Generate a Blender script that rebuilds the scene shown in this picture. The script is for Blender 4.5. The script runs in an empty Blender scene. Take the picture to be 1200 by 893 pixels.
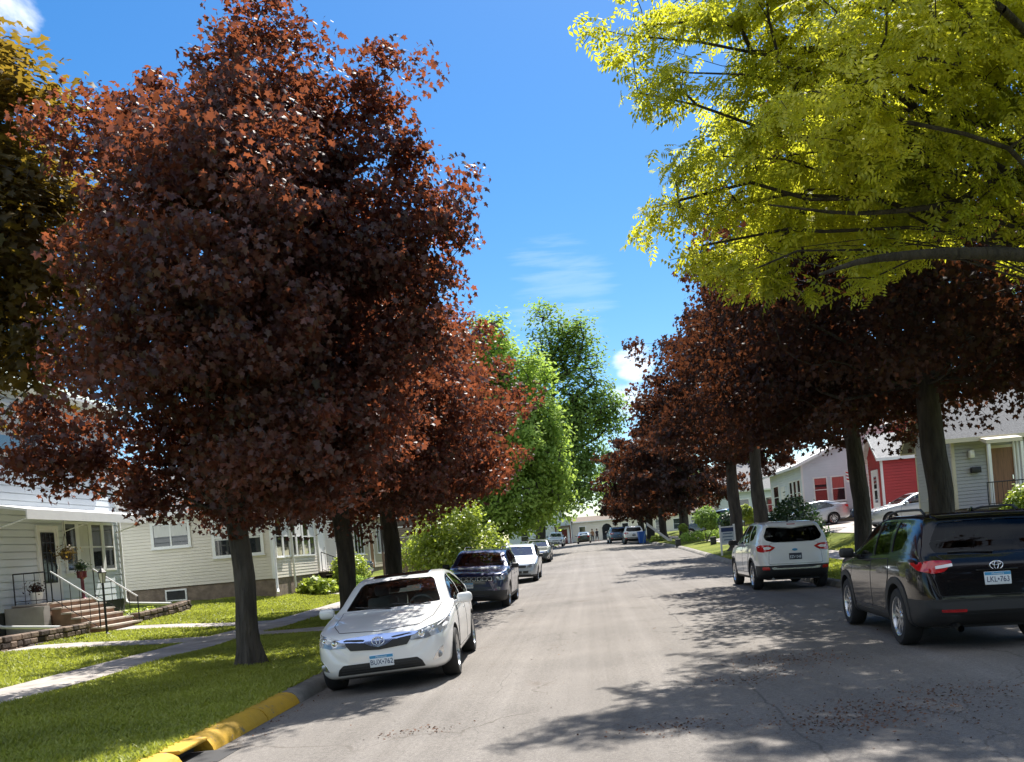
import bpy, bmesh, math, random
import numpy as np
from mathutils import Vector, Matrix
from mathutils.bvhtree import BVHTree
from mathutils.geometry import delaunay_2d_cdt

S = bpy.context.scene
COL = S.collection
R = math.radians
# ------------------------------------------------------------------ camera model
FPX, HC, ROLL, VX, VY = 1050.0, 1.75, R(5.0), 690.0, 634.0
CS, SN = math.cos(ROLL), math.sin(ROLL)

def at(px, py, Y):
    """world point at distance Y seen at photo pixel (px, py)"""
    du, dv = px - VX, VY - py
    return Vector(((du*CS + dv*SN)*Y/FPX, Y, HC + (-du*SN + dv*CS)*Y/FPX))

# ------------------------------------------------------------------ materials
def nt(name):
    m = bpy.data.materials.new(name); m.use_nodes = True
    return m, m.node_tree, m.node_tree.nodes, m.node_tree.links

def mat(name, col, rough=.6, metal=0., var=0., vscale=4., bump=0., bscale=40., coat=0., spec=.5, stretch=None, col2=None):
    m, t, N, L = nt(name)
    b = N['Principled BSDF']
    b.inputs['Roughness'].default_value = rough; b.inputs['Metallic'].default_value = metal
    b.inputs['Coat Weight'].default_value = coat; b.inputs['Coat Roughness'].default_value = .03
    b.inputs['Specular IOR Level'].default_value = spec
    c = (*col, 1)
    b.inputs['Base Color'].default_value = c
    if var or bump or col2:
        tc = N.new('ShaderNodeTexCoord'); src = tc.outputs['Object']
        if stretch:
            mp = N.new('ShaderNodeMapping'); mp.inputs['Scale'].default_value = stretch
            L.new(src, mp.inputs[0]); src = mp.outputs[0]
    if var or col2:
        n = N.new('ShaderNodeTexNoise'); n.inputs['Scale'].default_value = vscale; n.inputs['Detail'].default_value = 6
        L.new(src, n.inputs['Vector'])
        r = N.new('ShaderNodeValToRGB'); r.color_ramp.elements[0].position = .3; r.color_ramp.elements[1].position = .7
        a = col2 or tuple(x*(1-var) for x in col); bcol = col if col2 else tuple(min(1, x*(1+var)) for x in col)
        r.color_ramp.elements[0].color = (*a, 1); r.color_ramp.elements[1].color = (*bcol, 1)
        L.new(n.outputs[0], r.inputs[0]); L.new(r.outputs[0], b.inputs['Base Color'])
    if bump:
        n2 = N.new('ShaderNodeTexNoise'); n2.inputs['Scale'].default_value = bscale; n2.inputs['Detail'].default_value = 5
        L.new(src, n2.inputs['Vector'])
        bp = N.new('ShaderNodeBump'); bp.inputs['Strength'].default_value = bump; bp.inputs['Distance'].default_value = .02
        L.new(n2.outputs[0], bp.inputs['Height']); L.new(bp.outputs[0], b.inputs['Normal'])
    return m

def glassmat(name, tint, refl=1.0, ior=1.7):
    m, t, N, L = nt(name); N.remove(N['Principled BSDF'])
    o = N['Material Output']
    tr = N.new('ShaderNodeBsdfTransparent'); tr.inputs[0].default_value = (*tint, 1)
    g = N.new('ShaderNodeBsdfGlossy'); g.inputs['Roughness'].default_value = .015
    g.inputs[0].default_value = (.9*refl, .92*refl, .95*refl, 1)
    f = N.new('ShaderNodeFresnel'); f.inputs[0].default_value = ior
    mx = N.new('ShaderNodeMixShader')
    L.new(f.outputs[0], mx.inputs[0]); L.new(tr.outputs[0], mx.inputs[1]); L.new(g.outputs[0], mx.inputs[2])
    L.new(mx.outputs[0], o.inputs[0])
    return m

def leafmat(name, dark, light, tcol, tfac=.4, gloss=.07, nscale=.6, rough=.4):
    """two-sided leaf: diffuse + translucent + a thin waxy reflection; colour varies leaf by leaf and spray by spray"""
    m, t, N, L = nt(name); N.remove(N['Principled BSDF']); o = N['Material Output']
    ge = N.new('ShaderNodeNewGeometry'); tc = N.new('ShaderNodeTexCoord')
    n = N.new('ShaderNodeTexNoise'); n.inputs['Scale'].default_value = nscale; n.inputs['Detail'].default_value = 3
    L.new(tc.outputs['Object'], n.inputs['Vector'])
    ad = N.new('ShaderNodeMath'); ad.operation = 'MULTIPLY_ADD'; ad.inputs[1].default_value = .55; ad.use_clamp = True
    sb = N.new('ShaderNodeMath'); sb.operation = 'MULTIPLY_ADD'; sb.inputs[1].default_value = 1.6; sb.inputs[2].default_value = -.55
    L.new(n.outputs[0], sb.inputs[0]); L.new(ge.outputs['Random Per Island'], ad.inputs[0]); L.new(sb.outputs[0], ad.inputs[2])
    r = N.new('ShaderNodeMix'); r.data_type = 'RGBA'; r.inputs[6].default_value = (*dark, 1); r.inputs[7].default_value = (*light, 1)
    L.new(ad.outputs[0], r.inputs[0])
    d = N.new('ShaderNodeBsdfDiffuse'); L.new(r.outputs[2], d.inputs[0])
    tl = N.new('ShaderNodeBsdfTranslucent')
    r2 = N.new('ShaderNodeMix'); r2.data_type = 'RGBA'
    r2.inputs[6].default_value = (*[x*.55 for x in tcol], 1); r2.inputs[7].default_value = (*tcol, 1)
    L.new(ad.outputs[0], r2.inputs[0]); L.new(r2.outputs[2], tl.inputs[0])
    mx = N.new('ShaderNodeMixShader'); mx.inputs[0].default_value = tfac
    L.new(d.outputs[0], mx.inputs[1]); L.new(tl.outputs[0], mx.inputs[2])
    g = N.new('ShaderNodeBsdfGlossy'); g.inputs['Roughness'].default_value = rough; g.inputs[0].default_value = (1, 1, 1, 1)
    mx2 = N.new('ShaderNodeMixShader'); mx2.inputs[0].default_value = gloss
    L.new(mx.outputs[0], mx2.inputs[1]); L.new(g.outputs[0], mx2.inputs[2]); L.new(mx2.outputs[0], o.inputs[0])
    return m

# ------------------------------------------------------------------ objects
def tag(o, label=None, cat=None, group=None, kind=None):
    if label: o['label'] = label
    if cat: o['category'] = cat
    if group: o['group'] = group
    if kind: o['kind'] = kind
    return o

def empty(name, loc=(0, 0, 0), rz=0):
    o = bpy.data.objects.new(name, None); COL.objects.link(o); o.location = loc; o.rotation_euler = (0, 0, rz)
    o.empty_display_size = .2
    return o

def thing(name, label, cat, loc=(0, 0, 0), rz=0, group=None):
    return tag(empty(name, loc, rz), label, cat, group)

def link(name, me, mats, parent=None):
    o = bpy.data.objects.new(name, me); COL.objects.link(o)
    for m in (mats if isinstance(mats, (list, tuple)) else [mats]): me.materials.append(m)
    o.parent = parent
    return o

def copy_tree(o, parent=None):
    c = o.copy(); COL.objects.link(c); c.parent = parent
    for ch in list(o.children): copy_tree(ch, c)
    return c

def smooth(me, ang=35):
    me.shade_smooth()
    me.set_sharp_from_angle(angle=R(ang))

def pydata(name, V, F, mats, parent=None, sm=None, mi=None):
    me = bpy.data.meshes.new(name); me.from_pydata([tuple(v) for v in V], [], F)
    if mi is not None: me.polygons.foreach_set('material_index', mi)
    me.update()
    if sm: smooth(me, sm)
    return link(name, me, mats, parent)

def npmesh(name, V, loops, starts, mats, parent=None, mi=None):
    me = bpy.data.meshes.new(name)
    V = np.ascontiguousarray(V, dtype=np.float32); me.vertices.add(len(V)); me.vertices.foreach_set('co', V.ravel())
    me.loops.add(len(loops)); me.loops.foreach_set('vertex_index', np.ascontiguousarray(loops, dtype=np.int32))
    me.polygons.add(len(starts)); me.polygons.foreach_set('loop_start', np.ascontiguousarray(starts, dtype=np.int32))
    if mi is not None: me.polygons.foreach_set('material_index', np.ascontiguousarray(mi, dtype=np.int32))
    me.update(calc_edges=True)
    return link(name, me, mats, parent)

class MB:
    """collects shapes, builds ONE mesh"""
    def __init__(s): s.v = []; s.f = []; s.m = []; s.cur = 0
    def add(s, V, F):
        o = len(s.v); s.v += [Vector(p) for p in V]; s.f += [tuple(i+o for i in f) for f in F]; s.m += [s.cur]*len(F)
        return s
    def bx(s, x0, x1, y0, y1, z0, z1, M=None):
        V = [Vector(p) for p in ((x0,y0,z0),(x1,y0,z0),(x1,y1,z0),(x0,y1,z0),(x0,y0,z1),(x1,y0,z1),(x1,y1,z1),(x0,y1,z1))]
        if M: V = [M @ p for p in V]
        return s.add(V, [(0,3,2,1),(4,5,6,7),(0,1,5,4),(1,2,6,5),(2,3,7,6),(3,0,4,7)])
    def rbx(s, x0, x1, y0, y1, z0, z1, b=.02, seg=2, M=None):
        bm = bmesh.new(); bmesh.ops.create_cube(bm, size=1)
        for v in bm.verts:
            v.co = Vector(((x0+x1)/2 + v.co.x*(x1-x0), (y0+y1)/2 + v.co.y*(y1-y0), (z0+z1)/2 + v.co.z*(z1-z0)))
        b = min(b, .49*min(x1-x0, y1-y0, z1-z0))
        bmesh.ops.bevel(bm, geom=bm.edges[:], offset=b, segments=seg, profile=.5, affect='EDGES')
        bm.verts.index_update()
        V = [(M @ v.co) if M else v.co.copy() for v in bm.verts]; F = [tuple(v.index for v in f.verts) for f in bm.faces]
        bm.free(); return s.add(V, F)
    def tube(s, pts, r, n=8, cap=True):
        pts = [Vector(p) for p in pts]; rs = r if isinstance(r, (list, tuple)) else [r]*len(pts)
        V = []; F = []; up = None
        for i, p in enumerate(pts):
            d = ((pts[min(i+1, len(pts)-1)] - pts[max(i-1, 0)])).normalized()
            if up is None: up = Vector((0, 0, 1)) if abs(d.z) < .9 else Vector((1, 0, 0))
            a = d.cross(up).normalized(); b = a.cross(d).normalized(); up = b
            for k in range(n):
                t = 2*math.pi*k/n; V.append(p + a*math.cos(t)*rs[i] + b*math.sin(t)*rs[i])
        for i in range(len(pts)-1):
            for k in range(n): F.append((i*n+k, i*n+(k+1) % n, (i+1)*n+(k+1) % n, (i+1)*n+k))
        if cap: F.append(tuple(range(n))); F.append(tuple(reversed(range((len(pts)-1)*n, len(pts)*n))))
        return s.add(V, F)
    def lathe(s, prof, n=24, M=None):
        V = []; F = []
        for (r, z) in prof:
            for k in range(n):
                t = 2*math.pi*k/n; V.append(Vector((r*math.cos(t), r*math.sin(t), z)))
        if M: V = [M @ p for p in V]
        for i in range(len(prof)-1):
            for k in range(n): F.append((i*n+k, i*n+(k+1) % n, (i+1)*n+(k+1) % n, (i+1)*n+k))
        return s.add(V, F)
    def prism(s, poly, fn, d0, d1):
        """poly: 2-D outline; fn(a, b, d) -> point"""
        n = len(poly); V = [fn(a, b, d0) for a, b in poly] + [fn(a, b, d1) for a, b in poly]
        F = [tuple(range(n)), tuple(reversed(range(n, 2*n)))] + [(i, i+n, (i+1) % n+n, (i+1) % n) for i in range(n)]
        return s.add(V, F)
    def build(s, name, mats, parent=None, sm=None):
        return pydata(name, s.v, s.f, mats, parent, sm, s.m)

def fixnorm(o):
    bm = bmesh.new(); bm.from_mesh(o.data); bmesh.ops.recalc_face_normals(bm, faces=bm.faces[:]); bm.to_mesh(o.data); bm.free()
    return o

def pchip(xs, ys, x):
    xs = np.asarray(xs, float); ys = np.asarray(ys, float); x = np.clip(np.asarray(x, float), xs[0], xs[-1])
    h = np.diff(xs); d = np.diff(ys)/h; m = np.zeros(len(xs)); m[0], m[-1] = d[0], d[-1]
    for i in range(1, len(xs)-1):
        if d[i-1]*d[i] > 0:
            w1, w2 = 2*h[i]+h[i-1], h[i]+2*h[i-1]; m[i] = (w1+w2)/(w1/d[i-1]+w2/d[i])
    i = np.clip(np.searchsorted(xs, x)-1, 0, len(h)-1); t = (x-xs[i])/h[i]
    return (2*t**3-3*t**2+1)*ys[i] + (t**3-2*t**2+t)*h[i]*m[i] + (-2*t**3+3*t**2)*ys[i+1] + (t**3-t**2)*h[i]*m[i+1]

def text(name, body, size, m, parent, M, extrude=.001):
    cu = bpy.data.curves.new('lettering', 'FONT'); cu.body = body; cu.size = size; cu.extrude = extrude
    cu.align_x = 'CENTER'; cu.align_y = 'CENTER'
    o = bpy.data.objects.new('lettering', cu); COL.objects.link(o)
    me = bpy.data.meshes.new_from_object(o.evaluated_get(bpy.context.evaluated_depsgraph_get()))
    bpy.data.objects.remove(o); me.transform(M); me.materials.clear()
    return link(name, me, m, parent)

# ------------------------------------------------------------------ palette
M_ = {}
M_['chrome'] = mat('chrome', (.78, .79, .81), .2, 1)
M_['sky_chrome'] = mat('sky_tinted_chrome', (.40, .52, .85), .22, 1)  # reflected sky put into the metal colour, along with a hybrid badge's blue tint
M_['alloy'] = mat('alloy', (.55, .56, .58), .25, .9)
M_['rubber'] = mat('rubber', (.018, .018, .019), .85, var=.3, vscale=9)
M_['black'] = mat('black_plastic', (.02, .021, .022), .5, bump=.1, bscale=300)
M_['clad'] = mat('grey_cladding', (.026, .027, .029), .6, bump=.15, bscale=300)
M_['inner'] = mat('interior_dark', (.03, .03, .032), .8)
M_['seat'] = mat('seat_cloth', (.42, .41, .39), .9, var=.2)
M_['dash'] = mat('dash_grey', (.55, .57, .56), .7, var=.15)
M_['red_lens'] = mat('red_lens', (.45, .012, .015), .12, coat=1, var=.25, vscale=25)
M_['clear_lens'] = mat('clear_lens', (.27, .29, .31), .1, .35, coat=1, var=.4, vscale=14)
M_['white_lens'] = mat('white_lens', (.8, .8, .82), .15, coat=1)
M_['amber'] = mat('amber_lens', (.7, .25, .03), .2, coat=1)
M_['plate'] = mat('plate_white', (.68, .74, .78), .4, var=.06)
M_['plate_blue'] = mat('plate_blue', (.05, .28, .52), .4)
M_['plate_ink'] = mat('plate_ink', (.02, .04, .12), .5)
M_['plate_black'] = mat('plate_black', (.03, .035, .05), .4)
M_['wshield'] = glassmat('windscreen_glass', (.86, .93, .91), 1.0, 2.6)
M_['glass'] = glassmat('car_glass', (.45, .52, .50))
M_['privacy'] = glassmat('privacy_glass', (.08, .09, .09), .7, 1.45)
def paint(name, c, metal=0., rough=.35):
    return mat('paint_'+name, c, rough, metal, var=.04, vscale=2, coat=1.)
M_['white'] = paint('white', (.74, .75, .75), rough=.3)
M_['pearl'] = paint('pearl', (.72, .74, .73), rough=.3)
M_['jet'] = paint('jet', (.006, .006, .007), rough=.2)
M_['jet'].node_tree.nodes['Principled BSDF'].inputs['Coat Weight'].default_value = .6; M_['jet'].node_tree.nodes['Principled BSDF'].inputs['Specular IOR Level'].default_value = .2
M_['navy'] = paint('navy', (.009, .020, .075), .3, .3)
M_['silver'] = paint('silver', (.36, .40, .44), .6, .35)
M_['graphite'] = paint('graphite', (.035, .045, .045), .4)
M_['steel'] = paint('steel_blue', (.10, .17, .26), .5)
M_['maroon'] = paint('maroon', (.12, .012, .015), .3)
# ------------------------------------------------------------------ cars
def pip(p, poly):
    x, y = p; c = False; n = len(poly)
    for i in range(n):
        x1, y1 = poly[i]; x2, y2 = poly[(i+1) % n]
        if (y1 > y) != (y2 > y) and x < (x2-x1)*(y-y1)/(y2-y1)+x1: c = not c
    return c

def rsm(poly, step):
    out = []
    for i in range(len(poly)):
        a, b = Vector(poly[i]), Vector(poly[(i+1) % len(poly)]); n = max(1, int((b-a).length/step))
        out += [a.lerp(b, k/n) for k in range(n)]
    return out

def rounded(poly, r=.02):
    """cut each corner of a 2-D outline with a short 3-point arc"""
    out = []; n = len(poly)
    for i in range(n):
        p = Vector(poly[i]); a = Vector(poly[i-1])-p; b = Vector(poly[(i+1) % n])-p
        q = min(r, .4*a.length, .4*b.length); A = p+a.normalized()*q; B = p+b.normalized()*q
        for t in (0, .33, .67, 1): out.append(tuple(A*(1-t)**2 + p*2*t*(1-t) + B*t*t))
    return out

VIEW = {'F': (lambda a, b: Vector((a, 6, b)), Vector((0, -1, 0))), 'B': (lambda a, b: Vector((a, -6, b)), Vector((0, 1, 0))),
        'R': (lambda a, b: Vector((6, a, b)), Vector((-1, 0, 0))), 'L': (lambda a, b: Vector((-6, a, b)), Vector((1, 0, 0))),
        'T': (lambda a, b: Vector((a, b, 6)), Vector((0, 0, -1)))}

def hit(bvh, a, b, view):
    fn, d = VIEW[view]; h = bvh.ray_cast(fn(a, b), d)
    if h[0] is None:
        q = fn(a, b); q = q*1.0
        if view in 'FB': q.y = math.copysign(2.2, q.y)
        elif view in 'RL': q.x = math.copysign(.8, q.x)
        else: q.z = 1.3
        h = bvh.find_nearest(q)
    return h[0], h[1]

def patch(mb, bvh, poly, view, off, thick, step=.05, mirror=False):
    b = rsm(poly, step); n = len(b); pts = list(b)
    xs = [p[0] for p in b]; ys = [p[1] for p in b]
    gx = min(xs)+step*.6
    while gx < max(xs):
        gy = min(ys)+step*.6
        while gy < max(ys):
            if pip((gx, gy), poly):
                q = Vector((gx, gy))
                if min((q-p).length for p in b) > step*.45: pts.append(q)
            gy += step
        gx += step
    vs, es, fs = delaunay_2d_cdt(pts, [], [list(range(n))], 1, 1e-6)[:3]
    P = []; Q = []
    for v in vs:
        c, nn = hit(bvh, v[0], v[1], view); dd = -VIEW[view][1]
        if nn.dot(dd) < .15: nn = dd
        P.append(c+nn*off); Q.append(c+nn*(off-thick))
    cnt = {}
    for f in fs:
        for i in range(len(f)):
            e = (f[i], f[(i+1) % len(f)]); cnt[e] = 1
    bd = [e for e in cnt if (e[1], e[0]) not in cnt]
    nv = len(P); F = [tuple(f) for f in fs] + [(e[1], e[0], e[0]+nv, e[1]+nv) for e in bd]
    V = P+Q
    # orientation
    f0 = fs[0]; nrm = (V[f0[1]]-V[f0[0]]).cross(V[f0[2]]-V[f0[0]])
    if nrm.dot(-VIEW[view][1]) < 0: F = [tuple(reversed(f)) for f in F]
    if mirror: V = [Vector((-p.x, p.y, p.z)) for p in V]; F = [tuple(reversed(f)) for f in F]
    mb.add(V, F)

class Hull:
    def __init__(s, sp):
        s.sp = sp; s.tum = sp.get('tum', .40)
        g = lambda k: tuple(zip(*sorted(sp[k])))
        s.T, s.B, s.W, s.E = g('top'), g('bot'), g('plan'), g('belt')
    def par(s, y):
        zt = float(pchip(*s.T, y)); zb = float(pchip(*s.B, y)); w = float(pchip(*s.W, y)); ze = float(pchip(*s.E, y))
        ze = min(ze, zt-.02); return zt, zb, w, ze
    def section(s, y, nper=4):
        zt, zb, w, ze = s.par(y); h = zt-ze; wb = .962*w; r = min(.10, .45*h); wr = wb-s.tum*max(0, h-.04)
        d = ze-zb
        c = [(0, zb), (.55*w, zb), (.86*w, zb+.012), (.955*w, zb+.075*min(1, d/.4)), (.985*w, zb+.30*d), (w, zb+.58*d), (w*.995, zb+.82*d), (wb+.008, ze-.012), (wb-.012, ze+.06*h),
             (wb-(wb-wr)*.5+.006, ze+.5*h), (wr, zt-r), (wr-.30*r, zt-.42*r), (wr-.9*r, zt-.14*r), (wr*.55, zt-.03*r), (0, zt)]
        P = [Vector(p) for p in c]; P = [Vector((-P[1].x, P[1].y))]+P+[Vector((-P[-2].x, P[-2].y))]
        out = []
        for i in range(1, len(P)-2):
            p0, p1, p2, p3 = P[i-1:i+3]
            t1 = (p1-p0).length**.5; t2 = t1+(p2-p1).length**.5; t3 = t2+(p3-p2).length**.5
            t1 = max(t1, 1e-4); t2 = max(t2, t1+1e-4); t3 = max(t3, t2+1e-4)
            for k in range(nper):
                t = t1+(t2-t1)*k/nper
                a1 = p0*((t1-t)/t1)+p1*(t/t1); a2 = p1*((t2-t)/(t2-t1))+p2*((t-t1)/(t2-t1)); a3 = p2*((t3-t)/(t3-t2))+p3*((t-t2)/(t3-t2))
                b1 = a1*((t2-t)/t2)+a2*(t/t2); b2 = a2*((t3-t)/(t3-t1))+a3*((t-t1)/(t3-t1))
                out.append(b1*((t2-t)/(t2-t1))+b2*((t-t1)/(t2-t1)))
        out.append(P[-2])
        return [(max(0, p.x), p.y) for p in out]
    def stations(s, n=110):
        y0, y1 = s.T[0][0], s.T[0][-1]; yy = np.linspace(y0, y1, 3000)
        z = pchip(*s.T, yy); w = pchip(*s.W, yy); zb = pchip(*s.B, yy)
        l = np.concatenate([[0], np.cumsum(np.sqrt(np.diff(yy)**2+np.diff(z)**2+np.diff(w)**2+np.diff(zb)**2))])
        return np.interp(np.linspace(0, l[-1], n), l, yy)
    def mesh(s):
        V = []; F = []; rings = []
        for y in s.stations():
            h = s.section(y); ring = [Vector((x, y, z)) for x, z in h]
            ring += [Vector((-x, y, z)) for x, z in reversed(h[1:-1])]
            rings.append(len(V)); V += ring; n = len(ring)
        for i in range(len(rings)-1):
            a, b = rings[i], rings[i+1]
            for k in range(n): F.append((a+k, b+k, b+(k+1) % n, a+(k+1) % n))
        F.append(tuple(range(n))); F.append(tuple(reversed(range(rings[-1], rings[-1]+n))))
        return V, F
    def cabin(s, ya, yb):
        V = []; F = []; rings = []
        for y in np.linspace(ya, yb, 14):
            zt, zb, w, ze = s.par(y); wb = .962*w; h = zt-ze; wr = wb-s.tum*max(0, h-.04); top = max(zt-.055, ze-.05)
            ring = [(-(w-.09), .36), (w-.09, .36), (wb-.08, min(ze, top-.02)), (max(.2, wr-.06), top), (-max(.2, wr-.06), top), (-(wb-.08), min(ze, top-.02))]
            rings.append(len(V)); V += [Vector((x, y, z)) for x, z in ring]
        for i in range(len(rings)-1):
            a, b = rings[i], rings[i+1]
            for k in range(6): F.append((a+k, b+k, b+(k+1) % 6, a+(k+1) % 6))
        F.append(tuple(range(6))); F.append(tuple(reversed(range(rings[-1], rings[-1]+6))))
        return V, F

def temp(V, F):
    o = pydata('cutter', V, F, []); fixnorm(o); return o

def wheel_parts(r, w, style, side):
    """meshes of a wheel turning about x; side=+1: outer face at +x"""
    ax = Matrix.Rotation(R(90)*side, 4, 'Y')
    t = MB(); h = w/2; rr = r*.68
    t.lathe([(rr, -h*.8), (rr*1.05, -h), (r*.93, -h), (r*.985, -h*.8), (r, -h*.4), (r, h*.4), (r*.985, h*.8), (r*.93, h), (rr*1.05, h), (rr, h*.8)], 40, ax)
    rim = MB(); rim.lathe([(rr, -h*.8), (rr*.97, -h*.3), (rr*.95, h*.55), (rr*1.01, h*.86), (rr*1.02, h*.95), (rr*.96, h*.9), (rr*.92, h*.7)], 40, ax)
    rim.lathe([(.001, h*.72), (.05, h*.72), (.065, h*.6), (.065, h*.2)], 20, ax)
    n = {'five': 5, 'ten': 10, 'seven': 7}[style]
    for k in range(n):
        a = 2*math.pi*k/n; wd = .055 if n == 5 else (.028 if n == 10 else .04)
        offs = (-.05, .05) if n == 5 else (0,)
        for d in offs:
            M = ax @ Matrix.Rotation(a, 4, 'Z')
            P = [(.045, d*.5-wd*.4, h*.62), (.045, d*.5+wd*.4, h*.62), (rr*.96, d+wd*.5, h*.72), (rr*.96, d-wd*.5, h*.72)]
            P += [(x, y, z-.04) for x, y, z in P]
            rim.add([M @ Vector(p) for p in P], [(0, 1, 2, 3), (7, 6, 5, 4), (0, 4, 5, 1), (1, 5, 6, 2), (2, 6, 7, 3), (3, 7, 4, 0)])
    hub = MB(); hub.lathe([(.001, h*.25), (rr*.62, h*.25), (rr*.62, h*.1), (rr*.9, -h*.1), (rr*.9, -h*.5), (.001, -h*.5)], 28, ax)
    return hub, t, rim

def build_car(name, sp, label, group=None):
    root = thing(name, label, sp.get('cat', 'car'), group=group)
    H = Hull(sp); V, F = H.mesh()
    ho = temp(V, F)
    body_m = M_[sp['paint']]
    cl = sp.get('clad')
    if cl:
        bm = bmesh.new(); bm.from_mesh(ho.data)
        for z in cl['cuts']: bmesh.ops.bisect_plane(bm, geom=bm.verts[:]+bm.edges[:]+bm.faces[:], plane_co=(0, 0, z), plane_no=(0, 0, 1))
        for yy in cl['ycuts']: bmesh.ops.bisect_plane(bm, geom=bm.verts[:]+bm.edges[:]+bm.faces[:], plane_co=(0, yy, 0), plane_no=(0, 1, 0))
        bm.to_mesh(ho.data); bm.free()
    bvh = BVHTree.FromPolygons([v.co.copy() for v in ho.data.vertices], [tuple(p.vertices) for p in ho.data.polygons])
    wr = sp['wr']; wx = sp['track']
    cut = [temp(*H.cabin(*sp['cabin']))]
    for view, pl in sp['cuts']:
        m = MB()
        if view == 'S': m.prism(pl, lambda a, b, d: (d, a, b), -2, 2)
        elif view == 'F': m.prism(pl, lambda a, b, d: (a, d, b), sp['cabin'][1]-.95, 4)
        else: m.prism(pl, lambda a, b, d: (a, d, b), -4, sp['cabin'][0]+.75)
        cut.append(temp(m.v, m.f))
    for y in sp['axles']:
        for sg in (-1, 1):
            m = MB(); rw = wr+.055
            x0, x1 = (wx-.14, 1.4)
            c = [(rw*math.cos(2*math.pi*k/48), rw*math.sin(2*math.pi*k/48)) for k in range(48)]
            m.prism([(y+a, wr+.01+b) for a, b in c], lambda a, b, d: (d*sg, a, b), x0, x1)
            cut.append(temp(m.v, m.f))
    for c in cut:
        md = ho.modifiers.new('cut', 'BOOLEAN'); md.operation = 'DIFFERENCE'; md.object = c; md.solver = 'EXACT'
    dg = bpy.context.evaluated_depsgraph_get(); dg.update()
    me = bpy.data.meshes.new_from_object(ho.evaluated_get(dg))
    for c in cut+[ho]:
        d = c.data; bpy.data.objects.remove(c); bpy.data.meshes.remove(d)
    mi = []
    for p in me.polygons:
        c = p.center; q, nn, i, dist = bvh.find_nearest(c)
        k = 0
        if dist > .006 or (nn is not None and nn.dot(p.normal) < .2): k = 1
        elif cl and cl['fn'](c): k = 2
        mi.append(k)
    me.materials.clear(); me.name = 'body'
    me.polygons.foreach_set('material_index', mi)
    smooth(me, 32)
    body = link('body', me, [body_m, M_['inner'], M_['clad']], root)
    def P(nm, mt, view, poly, off, thick, parent=root, both=False, rnd=.02, step=.05):
        out = []
        if rnd: poly = rounded(poly, rnd)
        for mir in ((False, True) if both else (False,)):
            b = MB(); patch(b, bvh, poly, view, off, thick, step, mir)
            out.append(b.build(nm, M_[mt] if isinstance(mt, str) else mt, parent, 40))
        return out
    for nm, mt, view, poly, off, thick, both in sp['patches']:
        rs = P(nm, body_m if mt == 'paint' else mt, view, poly, off, thick, root, both)
        if mt == 'paint':
            ol = rsm(rounded(poly, .03), .06)
            for j, o in enumerate(rs):
                pts = []
                for q in ol:
                    c, nn = hit(bvh, q[0], q[1], view); pts.append(c+nn*.0005)
                if j: pts = [Vector((-p.x, p.y, p.z)) for p in pts]
                b = MB(); b.tube(pts+[pts[0]], .0065, 5, False); b.build('panel_gap', M_['inner'], o)
        if nm == 'door':
            yh = min(p[0] for p in poly)+.14; zh = sp['handle']
            for j, o in enumerate(rs):
                c, nn = hit(bvh, yh, zh, 'R'); b = MB(); sg = -1 if j else 1
                b.rbx(c.x*sg-.012, c.x*sg+.03, yh-.09, yh+.09, zh-.014, zh+.014, .01)
                b.build('door_handle', M_[sp.get('handle_mat', sp['paint'])], o, 40)
    # wheels
    hub, ty, rim = wheel_parts(wr, .225, sp['rim'], 1)
    hub2, ty2, rim2 = wheel_parts(wr, .225, sp['rim'], -1)
    proto = {}
    for sg, (a, b_, c_) in ((1, (hub, ty, rim)), (-1, (hub2, ty2, rim2))):
        w = a.build('wheel', M_['inner'], root, 40); b_.build('tyre', M_['rubber'], w, 40); c_.build('rim', M_['alloy'], w, 35)
        w.location = (sg*wx, sp['axles'][0], wr); proto[sg] = w
        c = copy_tree(w, root); c.location = (sg*wx, sp['axles'][1], wr)
    # mirrors
    my, mz = sp['mirror']
    for sg in (1, -1):
        c, nn = hit(bvh, my, mz, 'R'); b = MB()
        b.rbx(.02, .24, -.06, .07, .0, .15, .05, 3); b.tube([(-.05, 0, .02), (.06, 0, .04)], .028, 8)
        b.v = [Vector((sg*(c.x+.02+p.x), my+p.y-.10*p.x, mz+p.z)) for p in b.v]
        if sg < 0: b.f = [tuple(reversed(f)) for f in b.f]
        b.build('mirror', M_[sp.get('mirror_mat', sp['paint'])], root, 40)
    # cabin fittings
    b = MB(); ym = sp['seat_y']; zs = sp.get('seat_z', .42)
    for yy in (ym, ym-.95):
        for x in (-.36, .36):
            b.rbx(x-.25, x+.25, yy-.28, yy+.26, zs, zs+.17, .05)
            Mr = Matrix.Translation((x, yy-.30, zs+.1)) @ Matrix.Rotation(R(14), 4, 'X')
            b.rbx(-.24, .24, -.06, .07, 0, .62, .05, 2, Mr); b.rbx(-.12, .12, -.04, .05, .64, .82, .04, 2, Mr)
    b.build('seats', M_['seat'], root, 40)
    b = MB(); yd = sp['dash'][0]; zd = sp['dash'][1]
    b.rbx(-.66, .66, yd-.18, yd+.30, zd-.22, zd-.015, .05)
    b.lathe([(.17, 0), (.185, .015), (.20, 0), (.185, -.015), (.17, 0)], 24, Matrix.Translation((-.36, yd-.28, zd-.05)) @ Matrix.Rotation(R(65), 4, 'X'))
    b.build('dashboard', M_['dash'], root, 40)
    for x in sp.get('rear_mirror', [0]):
        b = MB(); b.rbx(-.12, .12, yd-.62, yd-.59, sp['H']-.22, sp['H']-.14, .015); b.build('interior_mirror', M_['black'], root, 40)
    if sp.get('under', True):
        b = MB(); ya, yb = sp['axles'][1]-.55, sp['axles'][0]+.5
        b.bx(-wx+.15, wx-.15, ya, yb, .17+sp.get('lift', 0), .34+sp.get('lift', 0)); b.build('underbody', M_['inner'], root)
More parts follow.
